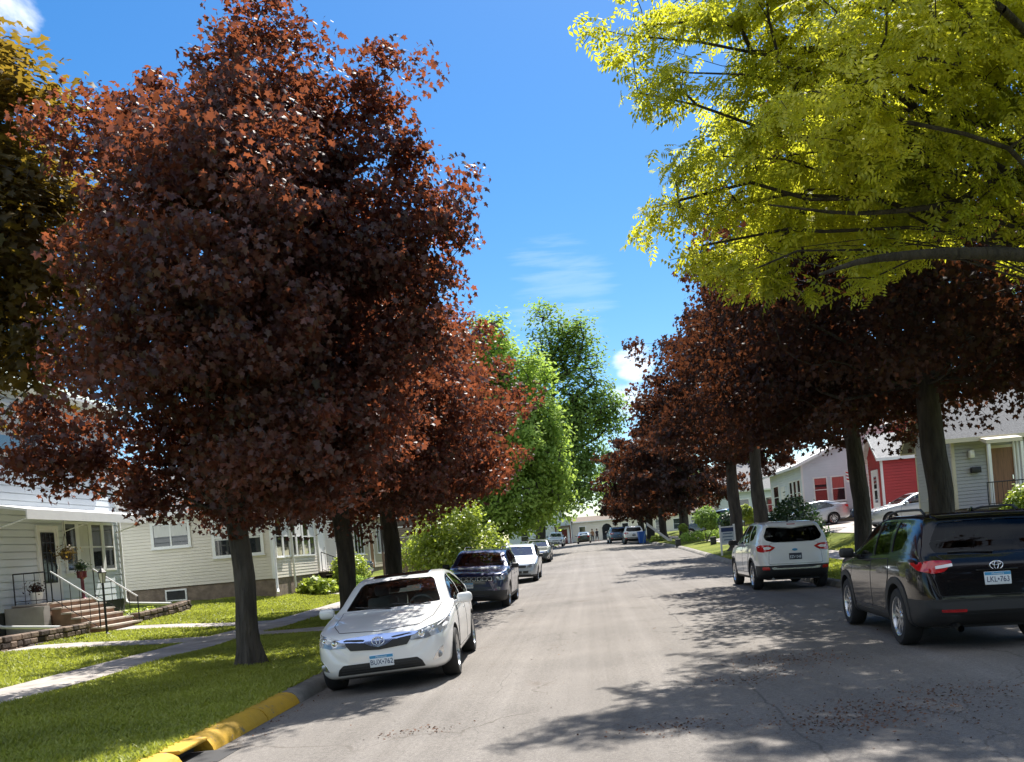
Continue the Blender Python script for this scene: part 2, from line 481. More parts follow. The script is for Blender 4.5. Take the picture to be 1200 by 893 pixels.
    sp['_bvh'] = bvh
    if sp.get('extra'): sp['extra'](root, bvh, P)
    return root

def plate(root, bvh, view, x, z, txt, style='mn', tilt=0):
    c, nn = hit(bvh, x, z, view); sg = 1 if view == 'F' else -1
    # plate frame: local X to the viewer's right, Y up, Z out
    out = Vector((0, sg, 0)); right = Vector((-sg, 0, 0)); up = Vector((0, 0, 1))
    Mx = Matrix((right, up, out)).transposed().to_4x4(); Mx.translation = c+out*.012
    Mx = Mx @ Matrix.Rotation(R(tilt), 4, 'X')
    b = MB(); b.rbx(-.153, .153, -.077, .077, -.02, .004, .008); b.v = [Mx @ p for p in b.v]
    p = b.build('license_plate', M_['plate' if style != 'dark' else 'plate_black'], root, 40)
    if style == 'mn':
        b = MB(); b.bx(-.148, .148, .036, .072, .0041, .0052); b.v = [Mx @ q for q in b.v]; b.build('plate_band', M_['plate_blue'], p)
        text('plate_lettering', 'Minnesota', .034, M_['plate'], p, Mx @ Matrix.Translation((0, .052, .0062)), .0004)
    ink = M_['plate_ink'] if style != 'dark' else M_['plate']
    text('plate_lettering', txt, .092, ink, p, Mx @ Matrix.Translation((0, -.016, .0062)) @ Matrix.Diagonal((.83, 1, 1, 1)), .0006)
    return p

def ring(b, c, rx, rz, sg, t=.007, tz=None):
    pts = [(c[0]+rx*math.cos(a), c[1], c[2]+rz*math.sin(a)) for a in np.linspace(0, 2*math.pi, 29)]
    b.tube(pts, t, 6, False)

def oval_emblem(root, bvh, view, x, z, s=1.0):
    """three interlocking chrome ovals"""
    c, nn = hit(bvh, x, z, view); y = c.y+(.02 if view == 'F' else -.02); b = MB()
    ring(b, (x, y, z), .075*s, .05*s, 1); ring(b, (x, y, z+.0), .024*s, .045*s, 1, .006); ring(b, (x, y, z+.022*s), .052*s, .02*s, 1, .006)
    b.build('emblem', M_['chrome'], root, 60)

# ---- saloon
def saloon_spec():
    top = [(2.40,.46),(2.395,.60),(2.375,.695),(2.32,.755),(2.2,.80),(1.9,.855),(1.5,.915),(1.15,.965),(1.0,1.0),(.55,1.215),(.15,1.385),(-.12,1.44),(-.5,1.465),(-1.0,1.435),(-1.3,1.37),(-1.7,1.215),(-1.98,1.105),(-2.15,1.085),(-2.3,1.07),(-2.37,.98),(-2.39,.8),(-2.40,.62)]
    bot = [(2.40,.34),(2.36,.27),(2.25,.23),(1.9,.19),(-1.9,.2),(-2.25,.26),(-2.40,.38)]
    plan = [(2.40,.42),(2.385,.56),(2.34,.67),(2.25,.755),(2.1,.82),(1.9,.862),(1.5,.895),(.6,.905),(-1.4,.905),(-1.9,.87),(-2.2,.80),(-2.35,.7),(-2.40,.55)]
    belt = [(2.40,.42),(2.3,.68),(2.1,.75),(1.7,.81),(1.1,.895),(0,.925),(-1,.955),(-1.9,.985),(-2.25,.96),(-2.40,.58)]
    sf = [(.80,.962),(.86,.955),(.30,1.255),(.06,1.345),(-.24,1.385),(-.24,.975)]
    sr = [(-.31,.98),(-.31,1.387),(-.75,1.375),(-1.1,1.30),(-1.42,1.12),(-1.50,1.03),(-1.42,1.00)]
    wsf = [(-.68,1.02),(0,1.005),(.68,1.02),(.55,1.33),(.5,1.365),(0,1.385),(-.5,1.365),(-.55,1.33)]
    wsb = [(-.60,1.125),(.60,1.125),(.50,1.33),(-.50,1.33)]
    P = [('windshield', 'wshield', 'F', wsf, -.012, .004, False), ('rear_window', 'glass', 'B', wsb, -.012, .004, False),
         ('side_window', 'glass', 'R', sf, -.012, .004, True), ('side_window', 'glass', 'R', sr, -.012, .004, True),
         ('hood', 'paint', 'T', [(-.70,1.0),(-.66,1.8),(-.52,2.18),(0,2.27),(.52,2.18),(.66,1.8),(.70,1.0),(0,1.06)], .005, .02, False),
         ('door', 'paint', 'R', [(.96,.34),(.98,.62),(.90,.90),(-.27,.935),(-.27,.34)], .004, .015, True),
         ('door', 'paint', 'R', [(-.285,.34),(-.285,.935),(-1.18,.955),(-1.2,.78),(-.98,.55),(-.88,.34)], .004, .015, True),
         ('trunk_lid', 'paint', 'T', [(-.58,-2.0),(.58,-2.0),(.56,-2.3),(-.56,-2.3)], .005, .02, False),
         ('headlight', 'clear_lens', 'F', [(.40,.625),(.44,.715),(.62,.765),(.80,.815),(.865,.832),(.855,.74),(.79,.665),(.60,.625)], .008, .03, True),
         ('taillight', 'red_lens', 'B', [(.46,.84),(.46,.97),(.66,.99),(.82,.97),(.80,.85),(.66,.80)], .010, .03, True),
         ('bumper_trim', 'black', 'B', [(-.5,.34),(.5,.34),(.55,.44),(-.55,.44)], .004, .02, False)]
    def extra(root, bvh, PP):
        (g,) = PP('grille', 'black', 'F', [(-.36,.580),(0,.555),(.36,.580),(.44,.685),(.30,.70),(0,.70),(-.30,.70),(-.44,.685)], .006, .03, root, False, .01, .03)
        PP('grille_bar', 'sky_chrome', 'F', [(-.52,.718),(-.47,.690),(-.18,.660),(-.10,.612),(0,.592),(.10,.612),(.18,.660),(.47,.690),(.52,.718),(.40,.728),(0,.742),(-.40,.728)], .018, .03, g, False, .006, .03)
        PP('grille_slot', 'black', 'F', [(-.44,.705),(-.19,.682),(-.17,.695),(-.40,.716)], .021, .012, g, True, .004, .03)
        oval_emblem(g, bvh, 'F', 0, .668, 1.05)
        g.children[-1].location = (0, .012, 0)
        PP('intake', 'black', 'F', [(-.56,.275),(.56,.275),(.53,.355),(.47,.405),(-.47,.405),(-.53,.355)], .005, .03, root, False, .015, .03)
        for z in (.305, .335, .365):
            PP('intake_slat', 'clad', 'F', [(-.5,z),(.5,z),(.5,z+.008),(-.5,z+.008)], .012, .015, root.children[-1], False, 0, .05)
        for o in PP('fog_lamp', 'chrome', 'F', [(.66,.335),(.72,.34),(.785,.40),(.79,.50),(.74,.455),(.69,.40)], .006, .02, root, True, .01, .025):
            sg = 1 if o.data.vertices[0].co.x > 0 else -1
            c, nn = hit(bvh, .735, .395, 'F'); b = MB()
            b.lathe([(.001, .0), (.036, -.004), (.045, -.02)], 18, Matrix.Translation((sg*c.x, c.y+.018, c.z)) @ Matrix.Rotation(R(-90), 4, 'X'))
            b.build('fog_bulb', M_['clear_lens'], o, 60)
        for sg in (1, -1):
            hl = [o for o in root.children if o.name.startswith('headlight')][0 if sg > 0 else 1]
            c, nn = hit(bvh, .57, .665, 'F'); b = MB()
            for cx, cz, rr in ((.555, .69, .042), (.69, .735, .032)):
                c, nn = hit(bvh, cx, cz, 'F')
                b.lathe([(.001, .006), (rr*.8, .0), (rr, .006), (rr*1.12, -.01)], 18, Matrix.Translation((sg*c.x, c.y+.014, c.z)) @ Matrix.Rotation(R(-90), 4, 'X'))
            b.build('headlight_bulb', M_['chrome'], hl, 40)
        PP('sunroof', 'privacy_solid', 'T', [(-.43,-.02),(.43,-.02),(.44,-.62),(-.44,-.62)], .006, .02, root, False, .04, .06)
        for a, b_ in (((-.55, 1.03), (.02, .90)), ((.02, 1.05), (.55, .87))):
            b = MB(); pts = []
            for t in np.linspace(0, 1, 7):
                c, nn = hit(bvh, a[0]+(b_[0]-a[0])*t, a[1]+(b_[1]-a[1])*t, 'T'); pts.append(c+nn*.012)
            b.tube(pts, .009, 6); b.build('wiper', M_['black'], root)
        if root.get('plate_f'): plate(root, bvh, 'F', -.02, .415, root['plate_f'])
    return dict(L=4.8, H=1.465, top=top, bot=bot, plan=plan, belt=belt, tum=.40, wr=.325, track=.79, axles=(1.44, -1.335), cabin=(-1.75, .92), rim='ten',
                cuts=[('S', rounded(sf, .03)), ('S', rounded(sr, .04)), ('F', rounded(wsf, .03)), ('B', rounded(wsb, .05))], patches=P, handle=.84, mirror=(.72, .935),
                seat_y=.12, dash=(.86, 1.0), paint='white', extra=extra)
M_['privacy_solid'] = mat('dark_glass', (.012, .013, .015), .05, coat=1)

# ---- utility vehicles share one set of curves, stretched and re-detailed
def suv_spec(kind):
    if kind == 'crossover':     # rear view: black
        top = [(2.30,.66),(2.285,.82),(2.22,.93),(2.0,1.0),(1.5,1.06),(1.2,1.09),(1.05,1.125),(.6,1.365),(.28,1.53),(.0,1.615),(-.5,1.655),(-1.2,1.65),(-1.7,1.625),(-1.88,1.585),(-1.945,1.50),(-2.03,1.33),(-2.12,1.14),(-2.18,1.08),(-2.24,.98),(-2.275,.82),(-2.30,.64)]
        plan = [(2.30,.50),(2.26,.66),(2.15,.78),(1.95,.865),(1.5,.92),(-1.35,.925),(-1.8,.915),(-2.05,.89),(-2.18,.85),(-2.26,.78),(-2.30,.68)]
        belt = [(2.30,.60),(2.1,.88),(1.6,.985),(1.05,1.045),(0,1.075),(-1.2,1.115),(-2.0,1.10),(-2.2,.98),(-2.30,.60)]
        ax, wr, trk, H = (1.37, -1.33), .362, .80, 1.655
    elif kind == 'hatch':       # white, rear view
        top = [(2.26,.60),(2.25,.76),(2.18,.88),(1.95,.97),(1.5,1.04),(1.15,1.10),(1.0,1.14),(.55,1.40),(.2,1.56),(-.1,1.635),(-.5,1.665),(-1.2,1.65),(-1.65,1.61),(-1.86,1.56),(-1.93,1.48),(-2.02,1.29),(-2.10,1.13),(-2.17,1.04),(-2.22,.9),(-2.25,.75),(-2.26,.6)]
        plan = [(2.26,.48),(2.22,.64),(2.1,.77),(1.9,.86),(1.5,.905),(-1.35,.915),(-1.75,.895),(-2.0,.86),(-2.12,.82),(-2.21,.75),(-2.26,.65)]
        belt = [(2.26,.55),(2.1,.80),(1.6,.95),(1.05,1.03),(0,1.07),(-1.2,1.12),(-1.95,1.12),(-2.15,.98),(-2.26,.56)]
        ax, wr, trk, H = (1.34, -1.35), .348, .785, 1.665
    elif kind == 'boxy':        # navy, seven-slot front
        top = [(2.41,.62),(2.405,.86),(2.385,.99),(2.28,1.055),(1.9,1.10),(1.4,1.14),(1.15,1.165),(1.02,1.20),(.6,1.46),(.32,1.62),(.05,1.69),(-.5,1.73),(-1.4,1.72),(-1.95,1.68),(-2.1,1.6),(-2.2,1.35),(-2.28,1.18),(-2.34,1.05),(-2.39,.8),(-2.41,.62)]
        plan = [(2.41,.56),(2.395,.70),(2.33,.80),(2.15,.885),(1.8,.94),(-1.5,.955),(-2.0,.93),(-2.25,.88),(-2.36,.8),(-2.41,.7)]
        belt = [(2.41,.56),(2.36,.86),(2.2,.99),(1.5,1.06),(1.0,1.10),(0,1.13),(-1.3,1.16),(-2.1,1.15),(-2.3,1.0),(-2.41,.58)]
        ax, wr, trk, H = (1.46, -1.455), .385, .815, 1.73
    else:                       # 'wagon': silver, front view
        top = [(2.30,.52),(2.29,.68),(2.24,.80),(2.0,.92),(1.5,1.02),(1.2,1.08),(1.08,1.12),(.6,1.37),(.28,1.53),(.0,1.62),(-.5,1.665),(-1.3,1.66),(-1.75,1.62),(-1.95,1.5),(-2.08,1.25),(-2.16,1.08),(-2.22,.95),(-2.28,.75),(-2.30,.6)]
        plan = [(2.30,.46),(2.27,.62),(2.17,.75),(2.0,.84),(1.6,.90),(-1.4,.91),(-1.9,.88),(-2.12,.83),(-2.24,.75),(-2.30,.62)]
        belt = [(2.30,.48),(2.15,.76),(1.7,.91),(1.05,1.02),(0,1.05),(-1.2,1.09),(-2.0,1.09),(-2.2,.92),(-2.30,.56)]
        ax, wr, trk, H = (1.36, -1.34), .35, .78, 1.665
    L2 = top[0][0]
    bot = [(L2,.44),(L2-.06,.33),(L2-.25,.25),(1.7,.23),(-1.7,.25),(-L2+.2,.33),(-L2+.05,.42),(-L2,.48)]
    dz = H-1.655; zb = belt[4][1]
    f = lambda pts: [(y, z+dz) for y, z in pts]
    sf = f([(.84,1.115),(.92,1.105),(.40,1.41),(.18,1.51),(-.10,1.565),(-.12,1.12)])
    sr = f([(-.20,1.125),(-.20,1.57),(-.9,1.57),(-.98,1.16),(-.93,1.145)])
    sq = f([(-1.06,1.17),(-1.02,1.565),(-1.35,1.53),(-1.62,1.36),(-1.5,1.22)])
    if kind == 'wagon': sr = f([(-.20,1.125),(-.20,1.57),(-.86,1.57),(-.93,1.16),(-.90,1.145)])
    wsf = f([(-.70,1.16),(0,1.145),(.70,1.16),(.57,1.50),(.52,1.535),(0,1.555),(-.52,1.535),(-.57,1.50)])
    wsb = f([(-.66,1.17),(0,1.15),(.66,1.17),(.70,1.27),(.58,1.48),(.52,1.53),(0,1.545),(-.52,1.53),(-.58,1.48),(-.70,1.27)])
    if kind == 'hatch': wsb = f([(-.50,1.135),(0,1.125),(.50,1.135),(.66,1.19),(.70,1.27),(.60,1.50),(0,1.52),(-.60,1.50),(-.70,1.27),(-.66,1.19)])
    B = belt[4][1]
    P = [('windshield', 'wshield', 'F', wsf, -.012, .004, False), ('rear_window', 'privacy', 'B', wsb, -.012, .004, False),
         ('side_window', 'glass', 'R', sf, -.012, .004, True), ('side_window', 'privacy', 'R', sr, -.012, .004, True), ('side_window', 'privacy', 'R', sq, -.012, .004, True),
         ('hood', 'paint', 'T', [(-.72,1.06),(-.68,1.8),(-.55,L2-.22),(0,L2-.12),(.55,L2-.22),(.68,1.8),(.72,1.06),(0,1.12)], .005, .02, False),
         ('door', 'paint', 'R', [(1.0,.42),(1.0,.75),(.90,B-.05),(-.15,B-.01),(-.15,.42)], .004, .015, True),
         ('door', 'paint', 'R', [(-.165,.42),(-.165,B-.01),(-1.0,B+.02),(-1.02,.85),(-.86,.62),(-.80,.42)], .004, .015, True)]
    sp = dict(L=2*L2, H=H, top=top, bot=bot, plan=plan, belt=belt, tum=.34, wr=wr, track=trk, axles=ax, cabin=(-1.80, 1.0), rim='five', cat='suv',
              cuts=[('S', rounded(sf, .03)), ('S', rounded(sr, .03)), ('S', rounded(sq, .04)), ('F', rounded(wsf, .03)), ('B', rounded(wsb, .04))],
              patches=P, handle=.96, mirror=(.78, 1.07+dz), seat_y=.15, seat_z=.58, dash=(.9, 1.13+dz), lift=.07, mirror_mat='black')
    def rails(root, bvh, m):
        for sg in (1, -1):
            pts = []
            for y in np.linspace(.05, -1.55, 12):
                c, nn = hit(bvh, .57, y, 'T'); pts.append((sg*.57, y, c.z+(.06 if .0 > y > -1.5 else .01)))
            b = MB(); b.tube(pts, .016, 8); b.build('roof_rail', M_[m], root, 50)
    def arch(PP, mt, w=.06, flat=False):
        for y in ax:
            o = []; i = []; rw = wr+.05
            for k in range(17):
                a = R(-22+k*224/16); ro = rw+w*(1.0 if not flat else 1.0/max(abs(math.cos(a)), abs(math.sin(a)), .78))
                o.append((y+ro*math.cos(a), wr+.01+ro*math.sin(a))); i.append((y+rw*math.cos(a), wr+.01+rw*math.sin(a)))
            PP('arch_trim', mt, 'R', o+list(reversed(i)), .012, .03, both=True, rnd=0, step=.05)
    sp['rails'] = rails; sp['arch'] = arch
    return sp

def crossover_spec():
    sp = suv_spec('crossover'); sp['paint'] = 'jet'
    sp['clad'] = dict(cuts=[.36, .62], ycuts=[-1.78, 1.85], fn=lambda c: c.z < .36 or (c.z < .62 and (c.y < -1.78 or c.y > 1.85)))
    sp['patches'] += [
        ('taillight', 'red_lens', 'B', [(.50,1.035),(.60,.945),(.74,.925),(.865,.965),(.90,1.06),(.72,1.075),(.50,1.065)], .014, .03, True),
        ('headlight', 'clear_lens', 'F', [(.50,.80),(.50,.88),(.80,.93),(.84,.86),(.7,.80)], .01, .03, True),
        ('grille', 'black', 'F', [(-.5,.55),(.5,.55),(.42,.85),(-.42,.85)], .01, .03, False),
        ('bumper_seam', 'black', 'B', [(-.80,.605),(.80,.605),(.80,.625),(-.80,.625)], .006, .02, False),
        ('bumper_insert', 'black', 'B', [(-.50,.40),(.50,.40),(.55,.44),(-.55,.44)], .006, .02, False),
        ('reflector', 'red_lens', 'B', [(.38,.47),(.66,.475),(.67,.505),(.38,.50)], .010, .02, True),
        ('tailgate', 'paint', 'B', [(-.67,.66),(.67,.66),(.73,.92),(.55,1.06),(.66,1.14),(0,1.12),(-.66,1.14),(-.55,1.06),(-.73,.92)], .006, .02, False)]
    def extra(root, bvh, PP):
        sp['rails'](root, bvh, 'black'); sp['arch'](PP, 'clad', .085, True)
        for o in [o for o in root.children if o.name.startswith('taillight')]:
            sg = o.data.vertices[0].co.x > 0
            b = MB(); patch(b, bvh, rounded([(.50,1.0),(.60,.985),(.70,.975),(.70,1.01),(.50,1.03)], .006), 'B', .020, .012, .03, not sg)
            b.build('reverse_lamp', M_['white_lens'], o, 40)
        oval_emblem(root, bvh, 'B', 0, .995, 1.0)
        PP('spoiler', 'jet', 'T', [(-.58,-1.74),(.58,-1.74),(.55,-1.90),(-.55,-1.90)], .025, .04, root, False, .03, .05)
        c, nn = hit(bvh, 0, 1.15, 'B'); b = MB(); b.tube([(.02, c.y-.015, 1.16), (-.25, c.y+.0, 1.175), (-.5, c.y-.0, 1.17)], .01, 6); b.build('rear_wiper', M_['black'], root)
        c, nn = hit(bvh, 0, .9, 'B'); b = MB(); b.rbx(-.24, .24, c.y-.012, c.y+.02, .935, .955, .006); b.build('tailgate_trim', M_['jet'], root, 40)
        plate(root, bvh, 'B', 0, .845, 'LKL•763', 'mn', -6)
        b = MB(); b.tube([(-.46, -1.9, .29), (-.46, -2.2, .29), (-.46, -2.30, .27)], .04, 12, False); b.tube([(-.46, -2.30, .27), (-.46, -1.9, .29)], .034, 12, False); b.build('exhaust', M_['chrome'], root, 50)
        b = MB(); c, nn = hit(bvh, 0, -1.5, 'T'); b.add([(0, -1.42, c.z), (.022, -1.58, c.z-.005), (-.022, -1.58, c.z-.005), (0, -1.60, c.z+.07), (0, -1.55, c.z+.06)], [(0, 1, 4), (0, 4, 2), (1, 3, 4), (2, 4, 3), (1, 2, 3)]); b.build('antenna', M_['jet'], root)
    sp['extra'] = extra
    return sp

def hatch_spec():
    sp = suv_spec('hatch'); sp['paint'] = 'pearl'; sp['mirror_mat'] = 'black'
    sp['clad'] = dict(cuts=[.33, .60], ycuts=[-1.80, 1.85], fn=lambda c: c.z < .33 or (c.z < .60 and c.y < -1.80))
    sp['patches'] += [
        ('taillight', 'red_lens', 'B', [(.46,1.02),(.60,1.075),(.80,1.09),(.86,1.06),(.86,.95),(.78,.915),(.58,.945)], .014, .03, True),
        ('headlight', 'clear_lens', 'F', [(.46,.74),(.46,.80),(.80,.90),(.83,.84),(.72,.75)], .01, .03, True),
        ('grille', 'black', 'F', [(-.5,.50),(.5,.50),(.42,.72),(-.42,.72)], .01, .03, False),
        ('reflector', 'red_lens', 'B', [(.62,.50),(.78,.50),(.78,.575),(.64,.565)], .010, .02, True),
        ('skid_plate', 'alloy', 'B', [(-.54,.50),(.54,.50),(.60,.545),(.52,.56),(.40,.53),(-.40,.53),(-.52,.56),(-.60,.545)], .012, .02, False),
        ('tailgate', 'paint', 'B', [(-.64,.63),(.64,.63),(.62,.92),(.48,1.0),(.60,1.10),(.48,1.135),(0,1.115),(-.48,1.135),(-.60,1.10),(-.48,1.0),(-.62,.92)], .006, .02, False)]
    def extra(root, bvh, PP):
        sp['arch'](PP, 'clad', .04)
        for o in [o for o in root.children if o.name.startswith('taillight')]:
            sg = o.data.vertices[0].co.x > 0
            b = MB(); patch(b, bvh, rounded([(.55,1.01),(.63,1.04),(.74,1.03),(.74,.985),(.62,.975)], .01), 'B', .020, .012, .03, not sg); b.build('reverse_lamp', M_['white_lens'], o, 40)
        c, nn = hit(bvh, 0, .93, 'B'); b = MB()
        b.lathe([(.001, .012), (.05, .01), (.062, .004), (.066, -.01)], 24, Matrix.Translation((0, c.y-.008, .955)) @ Matrix.Diagonal((1, 1, .45, 1)) @ Matrix.Rotation(R(90), 4, 'X')); b.build('emblem', M_['plate_blue'], root, 50)
        PP('spoiler', 'pearl', 'T', [(-.60,-1.74),(.60,-1.74),(.55,-1.90),(0,-1.94),(-.55,-1.90)], .03, .05, root, False, .03, .05)
        c, nn = hit(bvh, 0, 1.54, 'B'); b = MB(); b.rbx(-.10, .10, c.y-.03, c.y+.02, 1.555, 1.575, .006); b.build('brake_lamp', M_['red_lens'], root, 40)
        plate(root, bvh, 'B', 0, .80, 'EZV 048', 'dark', -4)
        b = MB(); b.tube([(-.55, -1.9, .29), (-.55, -2.2, .28)], .03, 10); b.build('exhaust', M_['chrome'], root, 50)
        b = MB(); c, nn = hit(bvh, 0, -1.5, 'T'); b.tube([(0, -1.45, c.z-.01), (0, -1.55, c.z+.02), (0, -1.62, c.z+.07)], [.03, .022, .008], 6); b.build('antenna', M_['black'], root)
    sp['extra'] = extra
    return sp

def boxy_spec():
    sp = suv_spec('boxy'); sp['paint'] = 'navy'; sp['mirror_mat'] = 'black'
    sp['clad'] = dict(cuts=[.40, .56], ycuts=[-1.95, 2.0], fn=lambda c: c.z < .40 or (c.z < .56 and (c.y > 2.0)))
    sp['patches'] += [
        ('headlight', 'clear_lens', 'F', [(.585,.845),(.585,.955),(.83,.985),(.875,.94),(.86,.86)], .012, .03, True),
        ('taillight', 'red_lens', 'B', [(.58,.98),(.58,1.1),(.90,1.12),(.90,1.0)], .012, .03, True),
        ('lower_intake', 'black', 'F', [(-.62,.44),(.62,.44),(.55,.56),(-.55,.56)], .006, .03, False),
        ('bumper_lip', 'chrome', 'F', [(-.40,.405),(.40,.405),(.42,.425),(-.42,.425)], .010, .02, False)]
    def extra(root, bvh, PP):
        (g,) = PP('grille', 'black', 'F', [(-.55,.83),(.55,.83),(.55,.965),(-.55,.965)], .006, .03, root, False, .02, .05)
        for k in range(7):
            x = (k-3)*.15
            PP('grille_frame', 'chrome', 'F', [(x-.062,.842),(x+.062,.842),(x+.062,.955),(x-.062,.955)], .012, .02, g, False, .014, .04)
            PP('grille_slot', 'black', 'F', [(x-.045,.856),(x+.045,.856),(x+.045,.941),(x-.045,.941)], .0165, .015, g, False, .01, .04)
        for x in (.70,):
            for sg in (1, -1):
                c, nn = hit(bvh, x, .62, 'F'); b = MB(); b.lathe([(.001, .004), (.04, 0), (.05, .008), (.056, -.02)], 18, Matrix.Translation((sg*x, c.y+.01, .62)) @ Matrix.Rotation(R(-90), 4, 'X')); b.build('fog_lamp', M_['clear_lens'], root, 40)
                c, nn = hit(bvh, .72, .905, 'F'); b = MB()
                for xx in (.665, .775):
                    c, nn = hit(bvh, xx, .915, 'F'); b.lathe([(.001, .004), (.032, 0), (.042, .008), (.048, -.02)], 18, Matrix.Translation((sg*xx, c.y+.018, .915)) @ Matrix.Rotation(R(-90), 4, 'X'))
                b.build('headlight_bulb', M_['chrome'], [o for o in root.children if o.name.startswith('headlight')][0 if sg > 0 else 1], 40)
        plate(root, bvh, 'F', .18, .715, 'BKW•017'); sp['rails'](root, bvh, 'black')
    sp['extra'] = extra
    return sp

def wagon_spec():
    sp = suv_spec('wagon'); sp['paint'] = 'silver'; sp['rim'] = 'seven'
    sp['clad'] = dict(cuts=[.36], ycuts=[], fn=lambda c: c.z < .36)
    sp['patches'] += [
        ('headlight', 'clear_lens', 'F', [(.44,.66),(.44,.75),(.60,.80),(.80,.85),(.82,.76),(.70,.68)], .01, .03, True),
        ('taillight', 'red_lens', 'B', [(.60,.92),(.60,1.1),(.86,1.12),(.86,.96)], .012, .03, True),
        ('grille', 'black', 'F', [(-.40,.66),(.40,.66),(.42,.75),(-.42,.75)], .010, .03, False),
        ('lower_intake', 'black', 'F', [(-.22,.42),(.22,.42),(.22,.52),(-.22,.52)], .008, .03, False),
        ('lower_intake', 'black', 'F', [(.28,.42),(.50,.43),(.52,.53),(.28,.52)], .008, .03, True),
        ('bumper_guard', 'alloy', 'F', [(-.60,.345),(.60,.345),(.64,.385),(-.64,.385)], .010, .03, False)]
    def extra(root, bvh, PP):
        c, nn = hit(bvh, 0, .705, 'F'); b = MB(); b.rbx(-.06, .06, c.y+.01, c.y+.022, .675, .735, .01); b.build('emblem', M_['maroon'], root, 40)
        sp['rails'](root, bvh, 'alloy'); sp['arch'](PP, 'clad', .03)
    sp['extra'] = extra
    return sp

def recolour(root, paint_name, old):
    for o in [root]+list(root.children_recursive):
        if o.type == 'MESH':
            for i, s in enumerate(o.material_slots):
                if s.material == M_[old]: s.link = 'OBJECT'; s.material = M_[paint_name]
# ------------------------------------------------------------------ trees and shrubs
MAPLE_V = np.array([(0,0,0),(.42,-.06,0),(.31,.24,0),(.62,.52,0),(.25,.62,0),(0,1.1,0),(-.42,-.06,0),(-.31,.24,0),(-.62,.52,0),(-.25,.62,0)], float)
MAPLE_F = [(0,1,2,3,4,5),(0,5,9,8,7,6)]
OVAL_V = np.array([(0,0,0),(.26,.30,0),(.22,.68,0),(0,1,0),(-.22,.68,0),(-.26,.30,0)], float)
OVAL_F = [(0,1,2,3),(0,3,4,5)]
def frond():
    V = []; F = []
    for k in range(4):
        y = .10+.24*k; l = .36*(1-.10*abs(k-1.2))
        for s in (1, -1):
            o = len(V); V += [(0,y,0),(s*l*.5,y-.02,0),(s*l,y+.14,-.06),(s*l*.45,y+.17,0)]; F.append((o,o+1,o+2,o+3) if s > 0 else (o+3,o+2,o+1,o))
    o = len(V); V += [(0,.95,0),(.10,1.10,0),(0,1.38,-.05),(-.10,1.10,0)]; F.append((o,o+1,o+2,o+3))
    return np.array(V, float), F
FROND_V, FROND_F = frond()
LEAF = {'maple': (MAPLE_V, MAPLE_F), 'oval': (OVAL_V, OVAL_F), 'frond': (FROND_V, FROND_F)}

def leaves(name, C, N, size, kind, mt, parent, rng, fold=.25, droop=.25, svar=.3, down=.5):
    """one mesh of separate leaves: C centres, N leaf normals"""
    T, TF = LEAF[kind]; T = T.copy(); T[:, 2] -= fold*np.abs(T[:, 0]) + droop*T[:, 1]**2*.5; T[:, 1] -= .4
    n = len(C); N = N/np.linalg.norm(N, axis=1, keepdims=True)
    a = rng.normal(size=(n, 3)); a[:, 2] -= down; a -= (a*N).sum(1, keepdims=True)*N; a /= np.linalg.norm(a, axis=1, keepdims=True)
    b = np.cross(a, N)
    s = size*(1+svar*rng.uniform(-1, 1, size=(n, 1)))
    V = C[:, None, :] + s[:, None]*(T[None, :, 0:1]*b[:, None, :] + T[None, :, 1:2]*a[:, None, :] + T[None, :, 2:3]*N[:, None, :])
    fl = np.array([i for f in TF for i in f]); ln = np.array([len(f) for f in TF]); st = np.concatenate([[0], np.cumsum(ln)[:-1]])
    loops = (np.arange(n)[:, None]*len(T)+fl[None, :]).ravel(); starts = (np.arange(n)[:, None]*len(fl)+st[None, :]).ravel()
    return npmesh(name, V.reshape(-1, 3), loops, starts, mt, parent)

def tubes(name, segs, mt, parent, pre=None):
    """segs: (p0, p1, r0, r1, sides)"""
    V = []; L = []; St = []; nl = 0; o = 0
    if pre: V = [pre[0]]; L = list(pre[1]); St = list(pre[2]); nl = len(L); o = len(pre[0])
    for p0, p1, r0, r1, n in segs:
        d = p1-p0; l = np.linalg.norm(d)
        if l < 1e-5: continue
        d = d/l; u = np.array((0, 0, 1.)) if abs(d[2]) < .9 else np.array((1., 0, 0))
        a = np.cross(d, u); a /= np.linalg.norm(a); b = np.cross(a, d)
        t = np.arange(n)*2*math.pi/n; c = np.cos(t)[:, None]*a+np.sin(t)[:, None]*b
        V.append(p0+c*r0); V.append(p1+c*r1)
        for k in range(n):
            L += [o+k, o+n+k, o+n+(k+1) % n, o+(k+1) % n]; St.append(nl); nl += 4
        o += 2*n
    ob = npmesh(name, np.concatenate(V), L, St, mt, parent); ob.data.shade_smooth(); return ob

